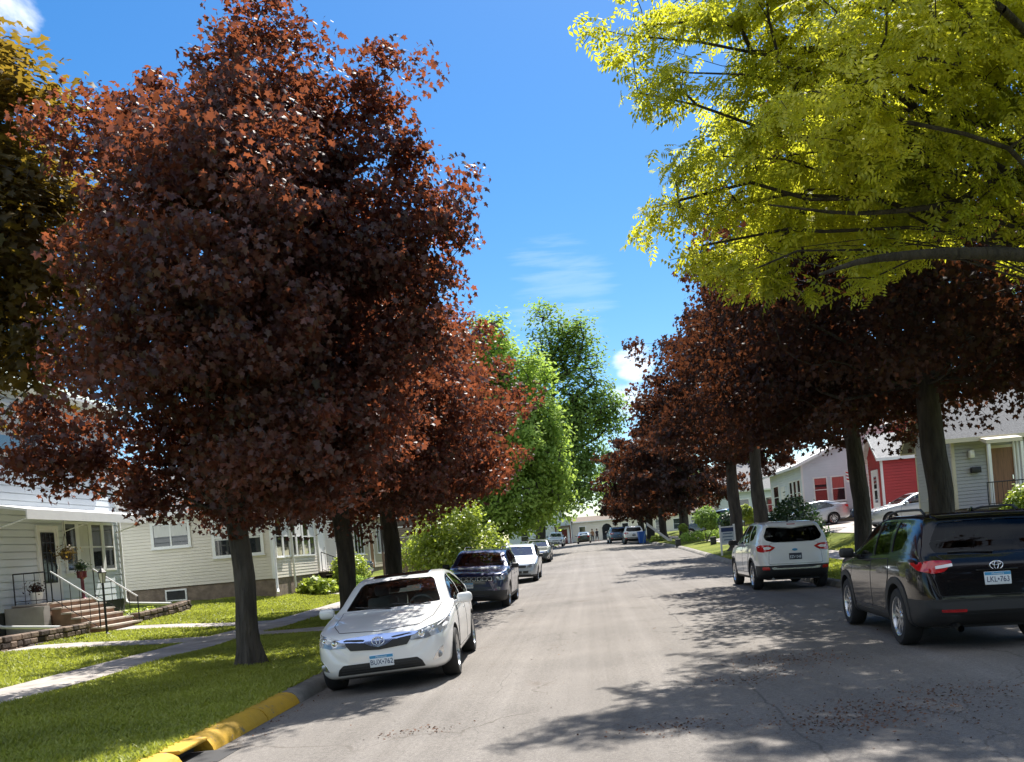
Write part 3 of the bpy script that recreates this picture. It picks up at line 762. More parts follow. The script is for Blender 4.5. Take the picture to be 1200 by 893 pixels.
def make_tree(name, label, cat, base, trunk, lobes, ncl, lpc, kind, lsize, lmat, bark, seed, group=None, sig=.34, flat=.55, shell=.72, tilt=.7, twig=.006, hang=0., limb_r=.07, sides=(10, 5), rough_edge=.12, drop=0., zmin=0., arch=-.08, limbs=(), up=.8, outn=.55, down=.5):
    rng = np.random.default_rng(seed); root = thing(name, label, cat, tuple(base), 0, group)
    # trunk and leader: list of (x, y, z, r)
    T = np.array(trunk, float)
    tt = np.linspace(0, len(T)-1, 6*(len(T)-1)+1); P = [np.array([pchip(np.arange(len(T)), T[:, j], t) for j in range(4)]) for t in tt]
    nodes = [p[:3] for p in P]; par = [-1]+list(range(len(P)-1)); rad = [p[3] for p in P]; nt_ = len(P)
    Lb = np.array(lobes, float); vol = Lb[:, 3]*Lb[:, 4]*Lb[:, 5]; w = vol**.8; w /= w.sum()
    for lb in Lb:
        c = lb[:3]; best = None
        for i in range(int(nt_*.30), nt_):
            p = nodes[i]; h = math.hypot(c[0]-p[0], c[1]-p[1]); want = c[2]-.55*h-.25*lb[5]
            sc = abs(p[2]-max(want, zmin))
            if best is None or sc < best[0]: best = (sc, i)
        i0 = best[1]; p = nodes[i0]; prev = i0; q = p+(c-p)*.55+np.array((0, 0, arch*np.linalg.norm(c-p)))
        m = 6
        for k in range(1, m+1):
            t = k/m; pt = p*(1-t)**2+2*q*t*(1-t)+c*t*t+rng.normal(size=3)*.05*np.linalg.norm(c-p)*.4*(k < m)
            nodes.append(pt); par.append(prev); rad.append(None); prev = len(nodes)-1
    # spray centres
    which = rng.choice(len(Lb), size=ncl, p=w); d = rng.normal(size=(ncl, 3)); d /= np.linalg.norm(d, axis=1, keepdims=True)
    sh = rng.uniform(size=ncl) < shell; rr = np.where(sh, rng.uniform(.74, 1.0, ncl), rng.uniform(.2, .8, ncl)) + rng.normal(size=ncl)*rough_edge*.6
    C = Lb[which, :3]+d*rr[:, None]*Lb[which, 3:6]
    if drop: C = C[(C[:, 2] > drop)]; 
    ncl = len(C)
    cen = Lb[:, :3].mean(0)
    order = np.argsort(np.linalg.norm(C-cen, axis=1)); A = np.array(nodes)
    ends = []
    for j in order:
        c = C[j]; dv = A-c; dist = np.linalg.norm(dv, axis=1)+.6*np.maximum(0, A[:, 2]-c[2]); i = int(np.argmin(dist)); p = A[i]
        mid = p*.45+c*.55+rng.normal(size=3)*.06+np.array((0, 0, .05*np.linalg.norm(c-p)))
        nodes += [mid, c]; par += [i, len(nodes)-2]; rad += [None, None]; A = np.vstack([A, mid, c]); ends.append(len(nodes)-1)
        if hang:
            e = c+np.array((rng.normal()*.12, rng.normal()*.12, -hang*rng.uniform(.4, 1.2))); nodes.append(e); par.append(len(nodes)-2); rad.append(None); A = np.vstack([A, e])
    cnt = np.ones(len(nodes))
    for i in range(len(nodes)-1, 0, -1):
        if par[i] >= 0: cnt[par[i]] += cnt[i]
    for i in range(len(nodes)):
        if rad[i] is None: rad[i] = min(limb_r*2.2, twig*cnt[i]**.47)
    segs = []
    for i in range(1, len(nodes)):
        a = par[i]
        if i < nt_: segs.append((nodes[a], nodes[i], rad[a], rad[i], 14))
        else:
            r1 = rad[i]; r0 = min(rad[a], max(r1, r1*1.25)); segs.append((nodes[a], nodes[i], r0, r1, sides[0] if r1 > .03 else sides[1] if r1 > .012 else 3))
    rings = []; nv = 16; V = []; lp = []; st = []
    ph = rng.uniform(0, 6.28, 4)
    for i in range(nt_):
        p = nodes[i]; t = np.arange(nv)*2*math.pi/nv; fl = max(0, 1-max(0, p[2])/.5)
        w = 1+.05*np.sin(2*t+ph[0]+p[2]*1.3)+.04*np.sin(3*t+ph[1]-p[2]*2.1)+.03*np.sin(5*t+ph[2]+p[2])+fl*(.10+.20*np.sin(5*t+ph[3]))+rng.normal(size=nv)*.012
        V.append(np.stack([p[0]+np.cos(t)*rad[i]*w, p[1]+np.sin(t)*rad[i]*w, np.full(nv, p[2])], 1))
    V = np.concatenate(V)
    for i in range(nt_-1):
        for k in range(nv): st.append(len(lp)); lp += [i*nv+k, i*nv+(k+1) % nv, (i+1)*nv+(k+1) % nv, (i+1)*nv+k]
    for pl in limbs:
        q = [np.array(p, float)-np.array((*base, 0)) for p in pl]; n_ = 14
        Q = [np.array([pchip(np.arange(len(q)), [a[j] for a in q], t) for j in range(4)]) for t in np.linspace(0, len(q)-1, n_)]
        for a, b_ in zip(Q[:-1], Q[1:]): segs.append((a[:3], b_[:3], a[3], b_[3], 12))
    tubes('trunk', segs[nt_-1:], bark, root, (V, lp, st))
    # leaves
    cc = np.repeat(np.arange(ncl), lpc); n = len(cc)
    off = rng.normal(size=(n, 3)); ol = np.linalg.norm(off, axis=1, keepdims=True); off *= np.minimum(1, 2.1/ol)*sig*rng.uniform(.6, 1.35, ncl)[cc][:, None]; off[:, 2] *= flat
    if hang:
        off[:, 2] -= rng.uniform(0, hang, n); off[:, :2] *= .6
    L = C[cc]+off; outw = L-cen; outw /= np.linalg.norm(outw, axis=1, keepdims=True)+1e-6
    N = np.array((0, 0, 1.))[None]*up+outw*outn+rng.normal(size=(n, 3))*tilt*.6
    leaves('crown', L, N, lsize, kind, lmat, root, rng, down=down, svar=.4)
    return root

def bark_mat(name, c, var=.35):
    m = mat(name, c, .95, var=.5, vscale=7, bump=1.0, bscale=16, stretch=(1, 1, .2))
    [n for n in m.node_tree.nodes if n.type == 'BUMP'][0].inputs['Distance'].default_value = .10; return m
M_['bark'] = bark_mat('maple_bark', (.070, .060, .050)); M_['bark_dark'] = bark_mat('dark_bark', (.052, .044, .036))
M_['leaf_red'] = leafmat('crimson_leaf', (.013, .012, .013), (.092, .042, .038), (.50, .140, .055), .30, .028, .9, .42)
M_['leaf_dark'] = leafmat('deep_crimson_leaf', (.010, .009, .009), (.036, .019, .018), (.26, .085, .034), .22, .014, .8, .45)
M_['leaf_bronze'] = leafmat('bronze_leaf', (.030, .032, .010), (.13, .085, .022), (.40, .26, .03), .42, .025, .5, .5)
M_['leaf_gold'] = leafmat('golden_leaf', (.12, .22, .018), (.54, .49, .035), (.80, .80, .050), .52, .03, .4, .5)
M_['leaf_lime'] = leafmat('lime_leaf', (.16, .26, .05), (.34, .46, .09), (.50, .68, .11), .46, .015, .35, .6)
M_['leaf_green'] = leafmat('green_leaf', (.08, .14, .035), (.20, .29, .07), (.40, .60, .10), .42, .02, .3, .6)
M_['leaf_deep'] = leafmat('deep_green_leaf', (.012, .035, .010), (.04, .085, .02), (.08, .18, .03), .35, .05, .5)
M_['leaf_bush'] = leafmat('bush_leaf', (.10, .17, .02), (.30, .36, .05), (.55, .66, .08), .48, .04, .8)

def lobes_px(base, Y, L):
    """lobes given as photo circles at distance Y: (px, py, radius px, depth offset m, depth radius factor)"""
    out = []
    for l in L:
        px, py, r, dy = l[:4]; k = l[4] if len(l) > 4 else 1.0
        p = at(px, py, Y)-Vector(base); rm = r*Y/FPX; out.append((p.x, p.y+dy, p.z, rm, rm*k, rm*(l[5] if len(l) > 5 else 1)))
    return out

def bush(name, label, cat, base, lobes, nl, size, lmat, seed, kind='oval', group=None, stems=5, tilt=.9, inner=.55):
    rng = np.random.default_rng(seed); root = thing(name, label, cat, tuple(base), 0, group)
    Lb = np.array(lobes, float); w = Lb[:, 3]*Lb[:, 4]*Lb[:, 5]; w = w/w.sum()
    k = rng.choice(len(Lb), size=nl, p=w); d = rng.normal(size=(nl, 3)); d /= np.linalg.norm(d, axis=1, keepdims=True)
    rr = inner+(1-inner)*rng.uniform(size=nl)**.6+rng.normal(size=nl)*.07
    bump = 1+.12*np.sin(d[:, 0]*7+k*2.1)*np.cos(d[:, 2]*6+k)
    C = Lb[k, :3]+d*(rr*bump)[:, None]*Lb[k, 3:6]; m = C[:, 2] > .03; C = C[m]; d = d[m]
    N = d*.8+np.array((0, 0, .6))+rng.normal(size=C.shape)*tilt*.6
    leaves('foliage', C, N, size, kind, lmat, root, rng)
    segs = []
    for j in range(stems):
        e = Lb[rng.integers(len(Lb)), :3]+rng.normal(size=3)*.2*Lb[:, 3].mean(); p0 = np.array((rng.normal()*.08, rng.normal()*.08, -.1)); m_ = (p0+e)/2+rng.normal(size=3)*.05
        segs += [(p0, m_, .025, .018, 5), (m_, e, .018, .008, 5)]
    tubes('stems', segs, M_['bark'], root)
    return root
# ------------------------------------------------------------------ terrain
def interp(x, P):
    xs, ys = zip(*P); return float(pchip(xs, ys, x))
ZR = [(-80,0),(-5,0),(27,0),(34,.07),(42,.17),(50,.38),(60,.68),(70,.90),(82,1.08),(110,1.34),(150,1.54),(200,1.6),(400,1.6)]
def zr(y): return interp(y, ZR)
XL = -3.88
def xr(y): return interp(y, [(-80,6.3),(46,6.3),(58,6.1),(82,5.3),(110,4.9),(200,4.9)])
def smst(a, b, x):
    t = min(1, max(0, (x-a)/(b-a))); return t*t*(3-2*t)
def zroad(x, y):
    c = (XL+xr(y))/2; h = (xr(y)-XL)/2; return zr(y)+.11*(1-((x-c)/h)**2)
def G(x, y):
    """height of the ground"""
    b = zr(y)
    if x < XL:
        s = interp(y, [(-50,.14),(24,.16),(28,.22),(36,.48),(45,.45),(70,.30),(400,.2)])
        return b+.14 + (.03*(1-smst(-8.3, -4.1, x))) + s*(1-smst(-14.2, -9.9, x)) + .12*(1-smst(-18, -14.4, x))
    r = xr(y)
    if x > r:
        d = x-r; k = interp(y, [(-50,.6),(20,.68),(30,.74),(50,.72),(75,.5),(120,.4),(400,.3)])
        return b+.14+k*(.22*smst(.3, 2.4, d)+.10*smst(2.4, 3.8, d)+.85*smst(3.7, 6.2, d)+.12*smst(6, 9, d))
    return zroad(x, y)

def sheet(name, cols, rows, zf, mt, kind='structure', parent=None):
    """cols: functions or numbers giving x at y"""
    V = []; F = []; n = len(cols)
    for y in rows:
        for c in cols:
            x = c(y) if callable(c) else c; V.append((x, y, zf(x, y)))
    for i in range(len(rows)-1):
        for k in range(n-1): F.append((i*n+k, i*n+k+1, (i+1)*n+k+1, (i+1)*n+k))
    o = pydata(name, V, F, mt, parent); o.data.shade_smooth()
    if kind: o['kind'] = kind
    return o

def arange(a, b, s):
    n = max(1, round((b-a)/s)); return [a+(b-a)*k/n for k in range(n+1)]

def lawn_mat():
    m, t, N, L = nt('lawn_turf'); b = N['Principled BSDF']; b.inputs['Roughness'].default_value = .95; b.inputs['Specular IOR Level'].default_value = .15
    tc = N.new('ShaderNodeTexCoord')
    n = N.new('ShaderNodeTexNoise'); n.inputs['Scale'].default_value = .55; n.inputs['Detail'].default_value = 8; L.new(tc.outputs['Object'], n.inputs[0])
    n2 = N.new('ShaderNodeTexNoise'); n2.inputs['Scale'].default_value = 28; n2.inputs['Detail'].default_value = 4; L.new(tc.outputs['Object'], n2.inputs[0])
    r = N.new('ShaderNodeValToRGB'); e = r.color_ramp.elements; e[0].position = .32; e[0].color = (.085, .11, .016, 1); e[1].position = .68; e[1].color = (.21, .225, .04, 1)
    e.new(.5).color = (.14, .17, .026, 1)
    L.new(n.outputs[0], r.inputs[0])
    r2 = N.new('ShaderNodeValToRGB'); r2.color_ramp.elements[0].position = .25; r2.color_ramp.elements[0].color = (.45, .45, .40, 1); r2.color_ramp.elements[1].position = .7; r2.color_ramp.elements[1].color = (1.15, 1.15, 1.1, 1)
    L.new(n2.outputs[0], r2.inputs[0])
    mx = N.new('ShaderNodeMix'); mx.data_type = 'RGBA'; mx.blend_type = 'MULTIPLY'; mx.inputs[0].default_value = 1
    L.new(r.outputs[0], mx.inputs[6]); L.new(r2.outputs[0], mx.inputs[7]); L.new(mx.outputs[2], b.inputs['Base Color'])
    bp = N.new('ShaderNodeBump'); bp.inputs['Strength'].default_value = .8; bp.inputs['Distance'].default_value = .04; L.new(n2.outputs[0], bp.inputs['Height']); L.new(bp.outputs[0], b.inputs['Normal'])
    return m

def asphalt_mat():
    m, t, N, L = nt('worn_asphalt'); b = N['Principled BSDF']; b.inputs['Roughness'].default_value = .9; b.inputs['Specular IOR Level'].default_value = .25
    tc = N.new('ShaderNodeTexCoord')
    def noise(sc, det=5, stretch=None, ro=.5, dist=0):
        n = N.new('ShaderNodeTexNoise'); n.inputs['Scale'].default_value = sc; n.inputs['Detail'].default_value = det; n.inputs['Roughness'].default_value = ro; n.inputs['Distortion'].default_value = dist
        s = tc.outputs['Object']
        if stretch:
            mp = N.new('ShaderNodeMapping'); mp.inputs['Scale'].default_value = stretch; L.new(s, mp.inputs[0]); s = mp.outputs[0]
        L.new(s, n.inputs[0]); return n.outputs[0]
    def ramp(src, p0, c0, p1, c1):
        r = N.new('ShaderNodeValToRGB'); r.color_ramp.elements[0].position = p0; r.color_ramp.elements[0].color = (*c0, 1); r.color_ramp.elements[1].position = p1; r.color_ramp.elements[1].color = (*c1, 1)
        L.new(src, r.inputs[0]); return r.outputs[0]
    def mixc(a, bb, mode, f=1.0, fs=None):
        x = N.new('ShaderNodeMix'); x.data_type = 'RGBA'; x.blend_type = mode; x.inputs[0].default_value = f
        if fs is not None: L.new(fs, x.inputs[0])
        L.new(a, x.inputs[6])
        if isinstance(bb, tuple): x.inputs[7].default_value = (*bb, 1)
        else: L.new(bb, x.inputs[7])
        return x.outputs[2]
    lanes = ramp(noise(1.0, 5, (2.2, .014, 1), .65), .32, (.158, .147, .136), .70, (.215, .202, .190))
    c = mixc(lanes, ramp(noise(.35, 6, None, .6), .3, (.80, .80, .80), .7, (1.12, 1.11, 1.10)), 'MULTIPLY')
    c = mixc(c, ramp(noise(30, 4, None, .8), .32, (.70, .70, .71), .70, (1.26, 1.25, 1.23)), 'MULTIPLY')
    c = mixc(c, ramp(noise(170, 2, None, .8), .36, (.60, .60, .60), .66, (1.30, 1.28, 1.26)), 'MULTIPLY')
    # long and cross cracks
    v = N.new('ShaderNodeTexVoronoi'); v.feature = 'DISTANCE_TO_EDGE'; v.inputs['Scale'].default_value = .22
    mp = N.new('ShaderNodeMapping'); mp.inputs['Scale'].default_value = (1.5, .8, 1)
    dn = N.new('ShaderNodeTexNoise'); dn.inputs['Scale'].default_value = 1.3; dn.inputs['Detail'].default_value = 5; L.new(tc.outputs['Object'], dn.inputs[0])
    va = N.new('ShaderNodeVectorMath'); va.operation = 'MULTIPLY_ADD'; va.inputs[1].default_value = (1.0, 1.0, 0); L.new(dn.outputs['Color'], va.inputs[0]); L.new(tc.outputs['Object'], va.inputs[2])
    L.new(va.outputs[0], mp.inputs[0]); L.new(mp.outputs[0], v.inputs['Vector'])
    cr = N.new('ShaderNodeMath'); cr.operation = 'LESS_THAN'; cr.inputs[1].default_value = .0035; L.new(v.outputs['Distance'], cr.inputs[0])
    gate = N.new('ShaderNodeMath'); gate.operation = 'MULTIPLY'; L.new(cr.outputs[0], gate.inputs[0])
    g2 = ramp(noise(.45, 3), .46, (0, 0, 0), .56, (.5, .5, .5)); L.new(g2, gate.inputs[1])
    c = mixc(c, (.070, .058, .048), 'MIX', 1, gate.outputs[0])
    # brown leaf litter and tar patches
    pt = ramp(noise(.9, 7, (1, .7, 1), .62), .63, (0, 0, 0), .70, (.6, .6, .6)); c = mixc(c, (.105, .080, .066), 'MIX', 1, pt)
    # tar seam along the crown of the road and a second one by the right wheel track
    sx = N.new('ShaderNodeSeparateXYZ'); L.new(tc.outputs['Object'], sx.inputs[0]); wob = noise(1.1, 5, (.2, 1, 1), .6)
    for x0, wd, amt in ((1.55, .016, .55), (4.1, .012, .4), (-1.2, .010, .35)):
        a1 = N.new('ShaderNodeMath'); a1.operation = 'MULTIPLY_ADD'; a1.inputs[1].default_value = .35; L.new(wob, a1.inputs[0]); L.new(sx.outputs[0], a1.inputs[2])
        a2 = N.new('ShaderNodeMath'); a2.operation = 'SUBTRACT'; a2.inputs[1].default_value = x0+.17; L.new(a1.outputs[0], a2.inputs[0])
        a3 = N.new('ShaderNodeMath'); a3.operation = 'ABSOLUTE'; L.new(a2.outputs[0], a3.inputs[0])
        a4 = N.new('ShaderNodeMapRange'); a4.inputs[1].default_value = wd; a4.inputs[2].default_value = wd*.5; a4.inputs[4].default_value = amt; L.new(a3.outputs[0], a4.inputs[0])
        g3 = N.new('ShaderNodeMath'); g3.operation = 'MULTIPLY'; L.new(a4.outputs[0], g3.inputs[0]); L.new(ramp(noise(.16, 3), .42, (0, 0, 0), .55, (1, 1, 1)), g3.inputs[1])
        c = mixc(c, (.055, .050, .046), 'MIX', 1, g3.outputs[0])
    oil = ramp(noise(.55, 5, (1.3, .5, 1), .6, .4), .60, (1, 1, 1), .74, (.72, .71, .70)); c = mixc(c, oil, 'MULTIPLY')
    L.new(c, b.inputs['Base Color'])
    bp = N.new('ShaderNodeBump'); bp.inputs['Strength'].default_value = .5; bp.inputs['Distance'].default_value = .012; L.new(noise(120, 3, None, .7), bp.inputs['Height']); L.new(bp.outputs[0], b.inputs['Normal'])
    return m

M_['lawn'] = lawn_mat(); M_['asphalt'] = asphalt_mat()
M_['concrete'] = mat('concrete', (.33, .30, .275), .9, var=.28, vscale=1.6, bump=.3, bscale=60)
M_['kerb'] = mat('kerb_concrete', (.20, .185, .165), .9, var=.4, vscale=3, bump=.5, bscale=30)
M_['yellow'] = mat('kerb_yellow', (.56, .33, .016), .75, vscale=3.5, bump=.4, bscale=30, col2=(.42, .25, .022))
def chip(m):
    N = m.node_tree.nodes; L = m.node_tree.links; b = N['Principled BSDF']; old = b.inputs['Base Color'].links[0].from_socket
    tc = N.new('ShaderNodeTexCoord'); n = N.new('ShaderNodeTexNoise'); n.inputs['Scale'].default_value = 9; n.inputs['Detail'].default_value = 8; n.inputs['Roughness'].default_value = .7; L.new(tc.outputs['Object'], n.inputs[0])
    r = N.new('ShaderNodeMapRange'); r.inputs[1].default_value = .60; r.inputs[2].default_value = .64; L.new(n.outputs[0], r.inputs[0])
    x = N.new('ShaderNodeMix'); x.data_type = 'RGBA'; L.new(r.outputs[0], x.inputs[0]); L.new(old, x.inputs[6]); x.inputs[7].default_value = (.16, .14, .11, 1); L.new(x.outputs[2], b.inputs['Base Color'])
chip(M_['yellow'])
M_['grass_blade'] = leafmat('grass_blade', (.14, .175, .02), (.36, .38, .06), (.58, .64, .08), .40, .03, .6, .5)

rows = arange(-70, -8, 6)[:-1]+arange(-8, 50, 1)[:-1]+arange(50, 170, 3)[:-1]+[170, 185, 200, 260, 340, 600]
Lcols = [-600, -250, -90, -50, -32, -24, -20, -18, -16.5, -15.2, -14.4, -13.6, -12.6, -11.6, -10.8, -10.2, -9.8, -9.2, -8.6, -8.2, -7, -6, -5, -4.4, XL-.30]
under = lambda x, y: zr(y)-.25
Rcols = [lambda y, d=d: xr(y)+d for d in (.30,.42,.8,1.3,1.9,2.4,2.9,3.4,3.8,4.2,4.6,5,5.5,6,6.5,7.5,9,12,18,30,60,150,600)]
def ground_z(x, y):
    if XL-.29 < x < xr(y)+.29: return zr(y)-.25
    return G(x, y)
sheet('ground', Lcols+[XL-.28, lambda y: xr(y)+.28]+Rcols, rows, ground_z, M_['lawn'])
rrows = [y for y in rows if y <= 200]
sheet('road', [XL]+[lambda y, t=t: XL+(xr(y)-XL)*t for t in (.05,.12,.2,.3,.4,.5,.6,.7,.8,.88,.95)]+[lambda y: xr(y)], rrows, zroad, M_['asphalt'])
# kerbs: rounded concrete sections, the near left one painted yellow
def kerb(name, y0, y1, side, m, step=.5, cut=None, kind='structure'):
    prof = [(0, -.05), (.02, .04), (.06, .10), (.11, .135), (.17, .148), (.29, .150), (.305, .13), (.31, -.1)]
    ys = arange(y0, y1, step); V = []; F = []; n = len(prof); rng = random.Random(int(y0*7+side))
    for y in ys:
        j = rng.uniform(-.006, .006)
        for a, h in prof:
            x = XL-a if side < 0 else xr(y)+a; V.append((x+j, y, zr(y)+h+(rng.uniform(-.005, .005) if 0 < h < .14 else 0)))
    for i in range(len(ys)-1):
        for k in range(n-1):
            f = (i*n+k, i*n+k+1, (i+1)*n+k+1, (i+1)*n+k); F.append(f if side > 0 else tuple(reversed(f)))
    F += [tuple(range(n)), tuple(reversed(range((len(ys)-1)*n, len(ys)*n)))]
    o = pydata(name, V, F, m, None, 50); fixnorm(o); o['kind'] = kind; return o
kerb('kerb', -70, 4.0, -1, M_['kerb'], 2)
kerb('yellow_kerb', 4.01, 8.25, -1, M_['yellow'], .25); kerb('yellow_kerb', 8.90, 10.4, -1, M_['yellow'], .25); kerb('yellow_kerb', 10.43, 11.55, -1, M_['yellow'], .25)
kerb('kerb', 11.58, 13.9, -1, M_['kerb'], .25)
kerb('kerb', 13.93, 60, -1, M_['kerb'], 1); kerb('kerb', 60.02, 150, -1, M_['kerb'], 3)
kerb('kerb', -70, 60, 1, M_['kerb'], 1); kerb('kerb', 60.02, 150, 1, M_['kerb'], 2)
# storm drain opening in the yellow kerb
b = MB(); z = zr(9)
b.rbx(XL-.31, XL-.05, 8.27, 8.88, z+.11, z+.152, .015); b.cur = 1; b.bx(XL-.30, XL-.20, 8.27, 8.88, z-.2, z+.108); b.bx(XL-.20, XL+.28, 8.30, 8.85, z-.2, z+.004+.012)
o = b.build('storm_drain', [M_['yellow'], M_['inner']]); tag(o, 'dark storm drain opening under the yellow kerb at the lower left', 'storm drain')

# pavements and front walks: slabs a little above the lawn, split by joints
def walk(name, x0, x1, y0, y1, along, slab=1.5, m=None, h=.022):
    b = MB(); m = m or M_['concrete']; g = .012
    a0, a1 = (y0, y1) if along == 'y' else (x0, x1); n = max(1, round((a1-a0)/slab))
    for k in range(n):
        s0 = a0+(a1-a0)*k/n+g/2; s1 = a0+(a1-a0)*(k+1)/n-g/2
        xs, ys = ((x0, x1), (s0, s1)) if along == 'y' else ((s0, s1), (y0, y1))
        q = [(xs[0], ys[0]), (xs[1], ys[0]), (xs[1], ys[1]), (xs[0], ys[1])]
        b.add([(x, y, G(x, y)+h) for x, y in q]+[(x, y, G(x, y)-.05) for x, y in q], [(0, 1, 2, 3), (0, 4, 5, 1), (1, 5, 6, 2), (2, 6, 7, 3), (3, 7, 4, 0)])
    o = b.build(name, m); o['kind'] = 'structure'; return o
walk('pavement', -9.75, -8.35, -30, 21.2, 'y'); walk('pavement', -9.75, -8.35, 21.22, 22.58, 'y', 1.4); walk('pavement', -9.75, -8.35, 22.6, 150, 'y')
walk('front_walk', -16.4, -9.77, 21.3, 22.6, 'x'); walk('front_walk', -8.33, XL-.30, 21.3, 22.6, 'x')
walk('front_walk', -14.0, -9.77, 26.0, 27.2, 'x'); walk('front_walk', -11.6, -9.77, 38.6, 39.7, 'x')
def rwalk(y0, y1):
    b = MB(); n = round((y1-y0)/1.5)
    for k in range(n):
        s0 = y0+(y1-y0)*k/n+.006; s1 = y0+(y1-y0)*(k+1)/n-.006
        q = [(xr(s0)+2.35, s0), (xr(s0)+3.7, s0), (xr(s1)+3.7, s1), (xr(s1)+2.35, s1)]
        b.add([(x, y, G(x, y)+.022) for x, y in q]+[(x, y, G(x, y)-.05) for x, y in q], [(0, 1, 2, 3), (0, 4, 5, 1), (1, 5, 6, 2), (2, 6, 7, 3), (3, 7, 4, 0)])
    o = b.build('pavement', M_['concrete']); o['kind'] = 'structure'
rwalk(-10, 150)
# driveway on the right between the houses
def patchwalk(name, x0, x1, y0, y1, m, h=.03):
    sheet(name, arange(x0, x1, .5), arange(y0, y1, .8), lambda x, y: G(x, y)+h, m)
patchwalk('driveway', 11.9, 24, 37.8, 54.5, M_['concrete'])
patchwalk('driveway', -24, -9.9, 43.6, 47.2, M_['concrete'])

# grass blades near the camera and along the front lawns
def blades(name, n, x0, x1, y0, y1, h, seed, skip):
    rng = np.random.default_rng(seed); x = rng.uniform(x0, x1, n); y = y0+(y1-y0)*rng.uniform(size=n)**1.25
    k = np.array([not skip(a, b) for a, b in zip(x, y)]); x, y = x[k], y[k]; n = len(x)
    yy = np.linspace(y0, y1, 60); xx = np.linspace(x0, x1, 60); Z = np.array([[G(a, b) for a in xx] for b in yy])
    fi = (y-y0)/(y1-y0)*59; fj = (x-x0)/(x1-x0)*59; i = np.minimum(fi.astype(int), 58); j = np.minimum(fj.astype(int), 58); u = fi-i; v = fj-j
    z = Z[i, j]*(1-u)*(1-v)+Z[i+1, j]*u*(1-v)+Z[i, j+1]*(1-u)*v+Z[i+1, j+1]*u*v
    bare = (np.sin(x*2.3+1)*np.cos(y*1.9)+.6*np.sin(x*5.1-y*3.7)) > 1.15; k2 = ~bare | (rng.uniform(size=n) < .35); x, y, z = x[k2], y[k2], z[k2]; n = len(x)
    hh = h*rng.uniform(.5, 1.3, n)*(1+.35*np.sin(x*1.7)*np.cos(y*1.3)); a = rng.uniform(0, 2*math.pi, n); w = .010+.0008*y; l = hh*rng.uniform(.4, 1.5, n); b = rng.uniform(0, 2*math.pi, n)
    B = np.stack([x, y, z-.005], 1); s = np.stack([np.cos(a)*w, np.sin(a)*w, 0*w], 1); t = np.stack([np.cos(b)*l, np.sin(b)*l, hh], 1)
    V = np.stack([B-s, B+s, B+t], 1).reshape(-1, 3)
    o = npmesh(name, V, np.arange(3*n), np.arange(n)*3, M_['grass_blade']); o['kind'] = 'stuff'; return o
def hard(a, b):
    if -9.76 < a < -8.34: return True
    if 21.28 < b < 22.62: return True
    if 25.95 < b < 27.25 and a < -9.7: return True
    if 38.5 < b < 39.8 and a < -9.7: return True
    if 43.5 < b < 47.3 and a < -9.8: return True
    return False
LAWNS = [('boulevard_grass', 150000, -8.35, XL-.26, 6.5, 23, .055, 1), ('lawn_grass', 90000, -15.9, -9.75, 9, 26, .06, 2), ('lawn_grass', 70000, -14.5, -9.75, 26, 43.5, .07, 3), ('boulevard_grass', 40000, -8.35, XL-.26, 23, 45, .06, 4)]
for a in LAWNS: blades(*a, hard)
blades('boulevard_grass', 40000, 6.56, 8.6, 14, 45, .06, 5, lambda a, b: False)
blades('lawn_grass', 45000, 10.05, 13.5, 18, 37.5, .07, 6, lambda a, b: False)
# ------------------------------------------------------------------ houses
M_['vinyl'] = mat('white_siding', (.65, .70, .74), .55, var=.05, vscale=1.2)
M_['cream'] = mat('cream_siding', (.70, .65, .56), .55, var=.05, vscale=1.2)
M_['grey_siding'] = mat('grey_siding', (.40, .40, .42), .55, var=.06, vscale=1.2)
M_['tan_siding'] = mat('tan_siding', (.42, .37, .29), .6, var=.06, vscale=1.2)
M_['barn_red'] = mat('red_siding', (.42, .035, .035), .55, var=.08, vscale=1.2)
M_['trim'] = mat('white_trim', (.78, .78, .76), .5, var=.04, vscale=3)
M_['tan_trim'] = mat('tan_trim', (.58, .52, .40), .5, var=.05, vscale=3)
M_['brown_wall'] = mat('brown_siding', (.10, .075, .06), .7, var=.15)
M_['pane'] = mat('window_glass', (.022, .026, .030), .04, coat=1, spec=.8)
M_['curtain'] = mat('curtain', (.62, .62, .60), .9, var=.12, vscale=9, stretch=(6, 6, .3))
M_['red_curtain'] = mat('red_curtain', (.45, .10, .09), .9, var=.2, vscale=8, stretch=(6, 6, .3))
M_['block'] = mat('foundation_block', (.20, .155, .12), .95, var=.3, vscale=5, bump=.5, bscale=20)
M_['darkfound'] = mat('dark_foundation', (.055, .055, .055), .95, var=.3)
def shingle(name, c):
    return mat(name, c, .92, var=.30, vscale=16, bump=.6, bscale=30, stretch=(1, 1, 2))
M_['shingle_green'] = shingle('pale_green_shingle', (.30, .36, .32)); M_['shingle_grey'] = shingle('grey_shingle', (.15, .15, .155))
M_['shingle_light'] = shingle('light_shingle', (.46, .45, .44)); M_['shingle_brown'] = shingle('brown_shingle', (.12, .09, .07))
M_['iron'] = mat('black_iron', (.014, .014, .015), .5); M_['step'] = mat('brown_step', (.24, .145, .095), .9, var=.25, vscale=4, bump=.3)
M_['tread'] = mat('step_tread', (.46, .40, .34), .9, var=.2, vscale=4, bump=.3); M_['stone'] = mat('edging_stone', (.17, .125, .095), .95, var=.45, vscale=3, bump=.8, bscale=12)
M_['brick_dark'] = mat('dark_stone', (.06, .045, .038), .95, var=.4, vscale=4, bump=.6, bscale=14)
M_['lamp_glass'] = mat('lamp_glass', (.75, .74, .68), .15, coat=1); M_['door_wood'] = mat('door_wood', (.24, .12, .06), .6, var=.25, vscale=5, stretch=(8, 8, .5))
M_['fence_wood'] = mat('fence_wood', (.16, .115, .08), .9, var=.35, vscale=4, stretch=(4, 4, .4), bump=.4)

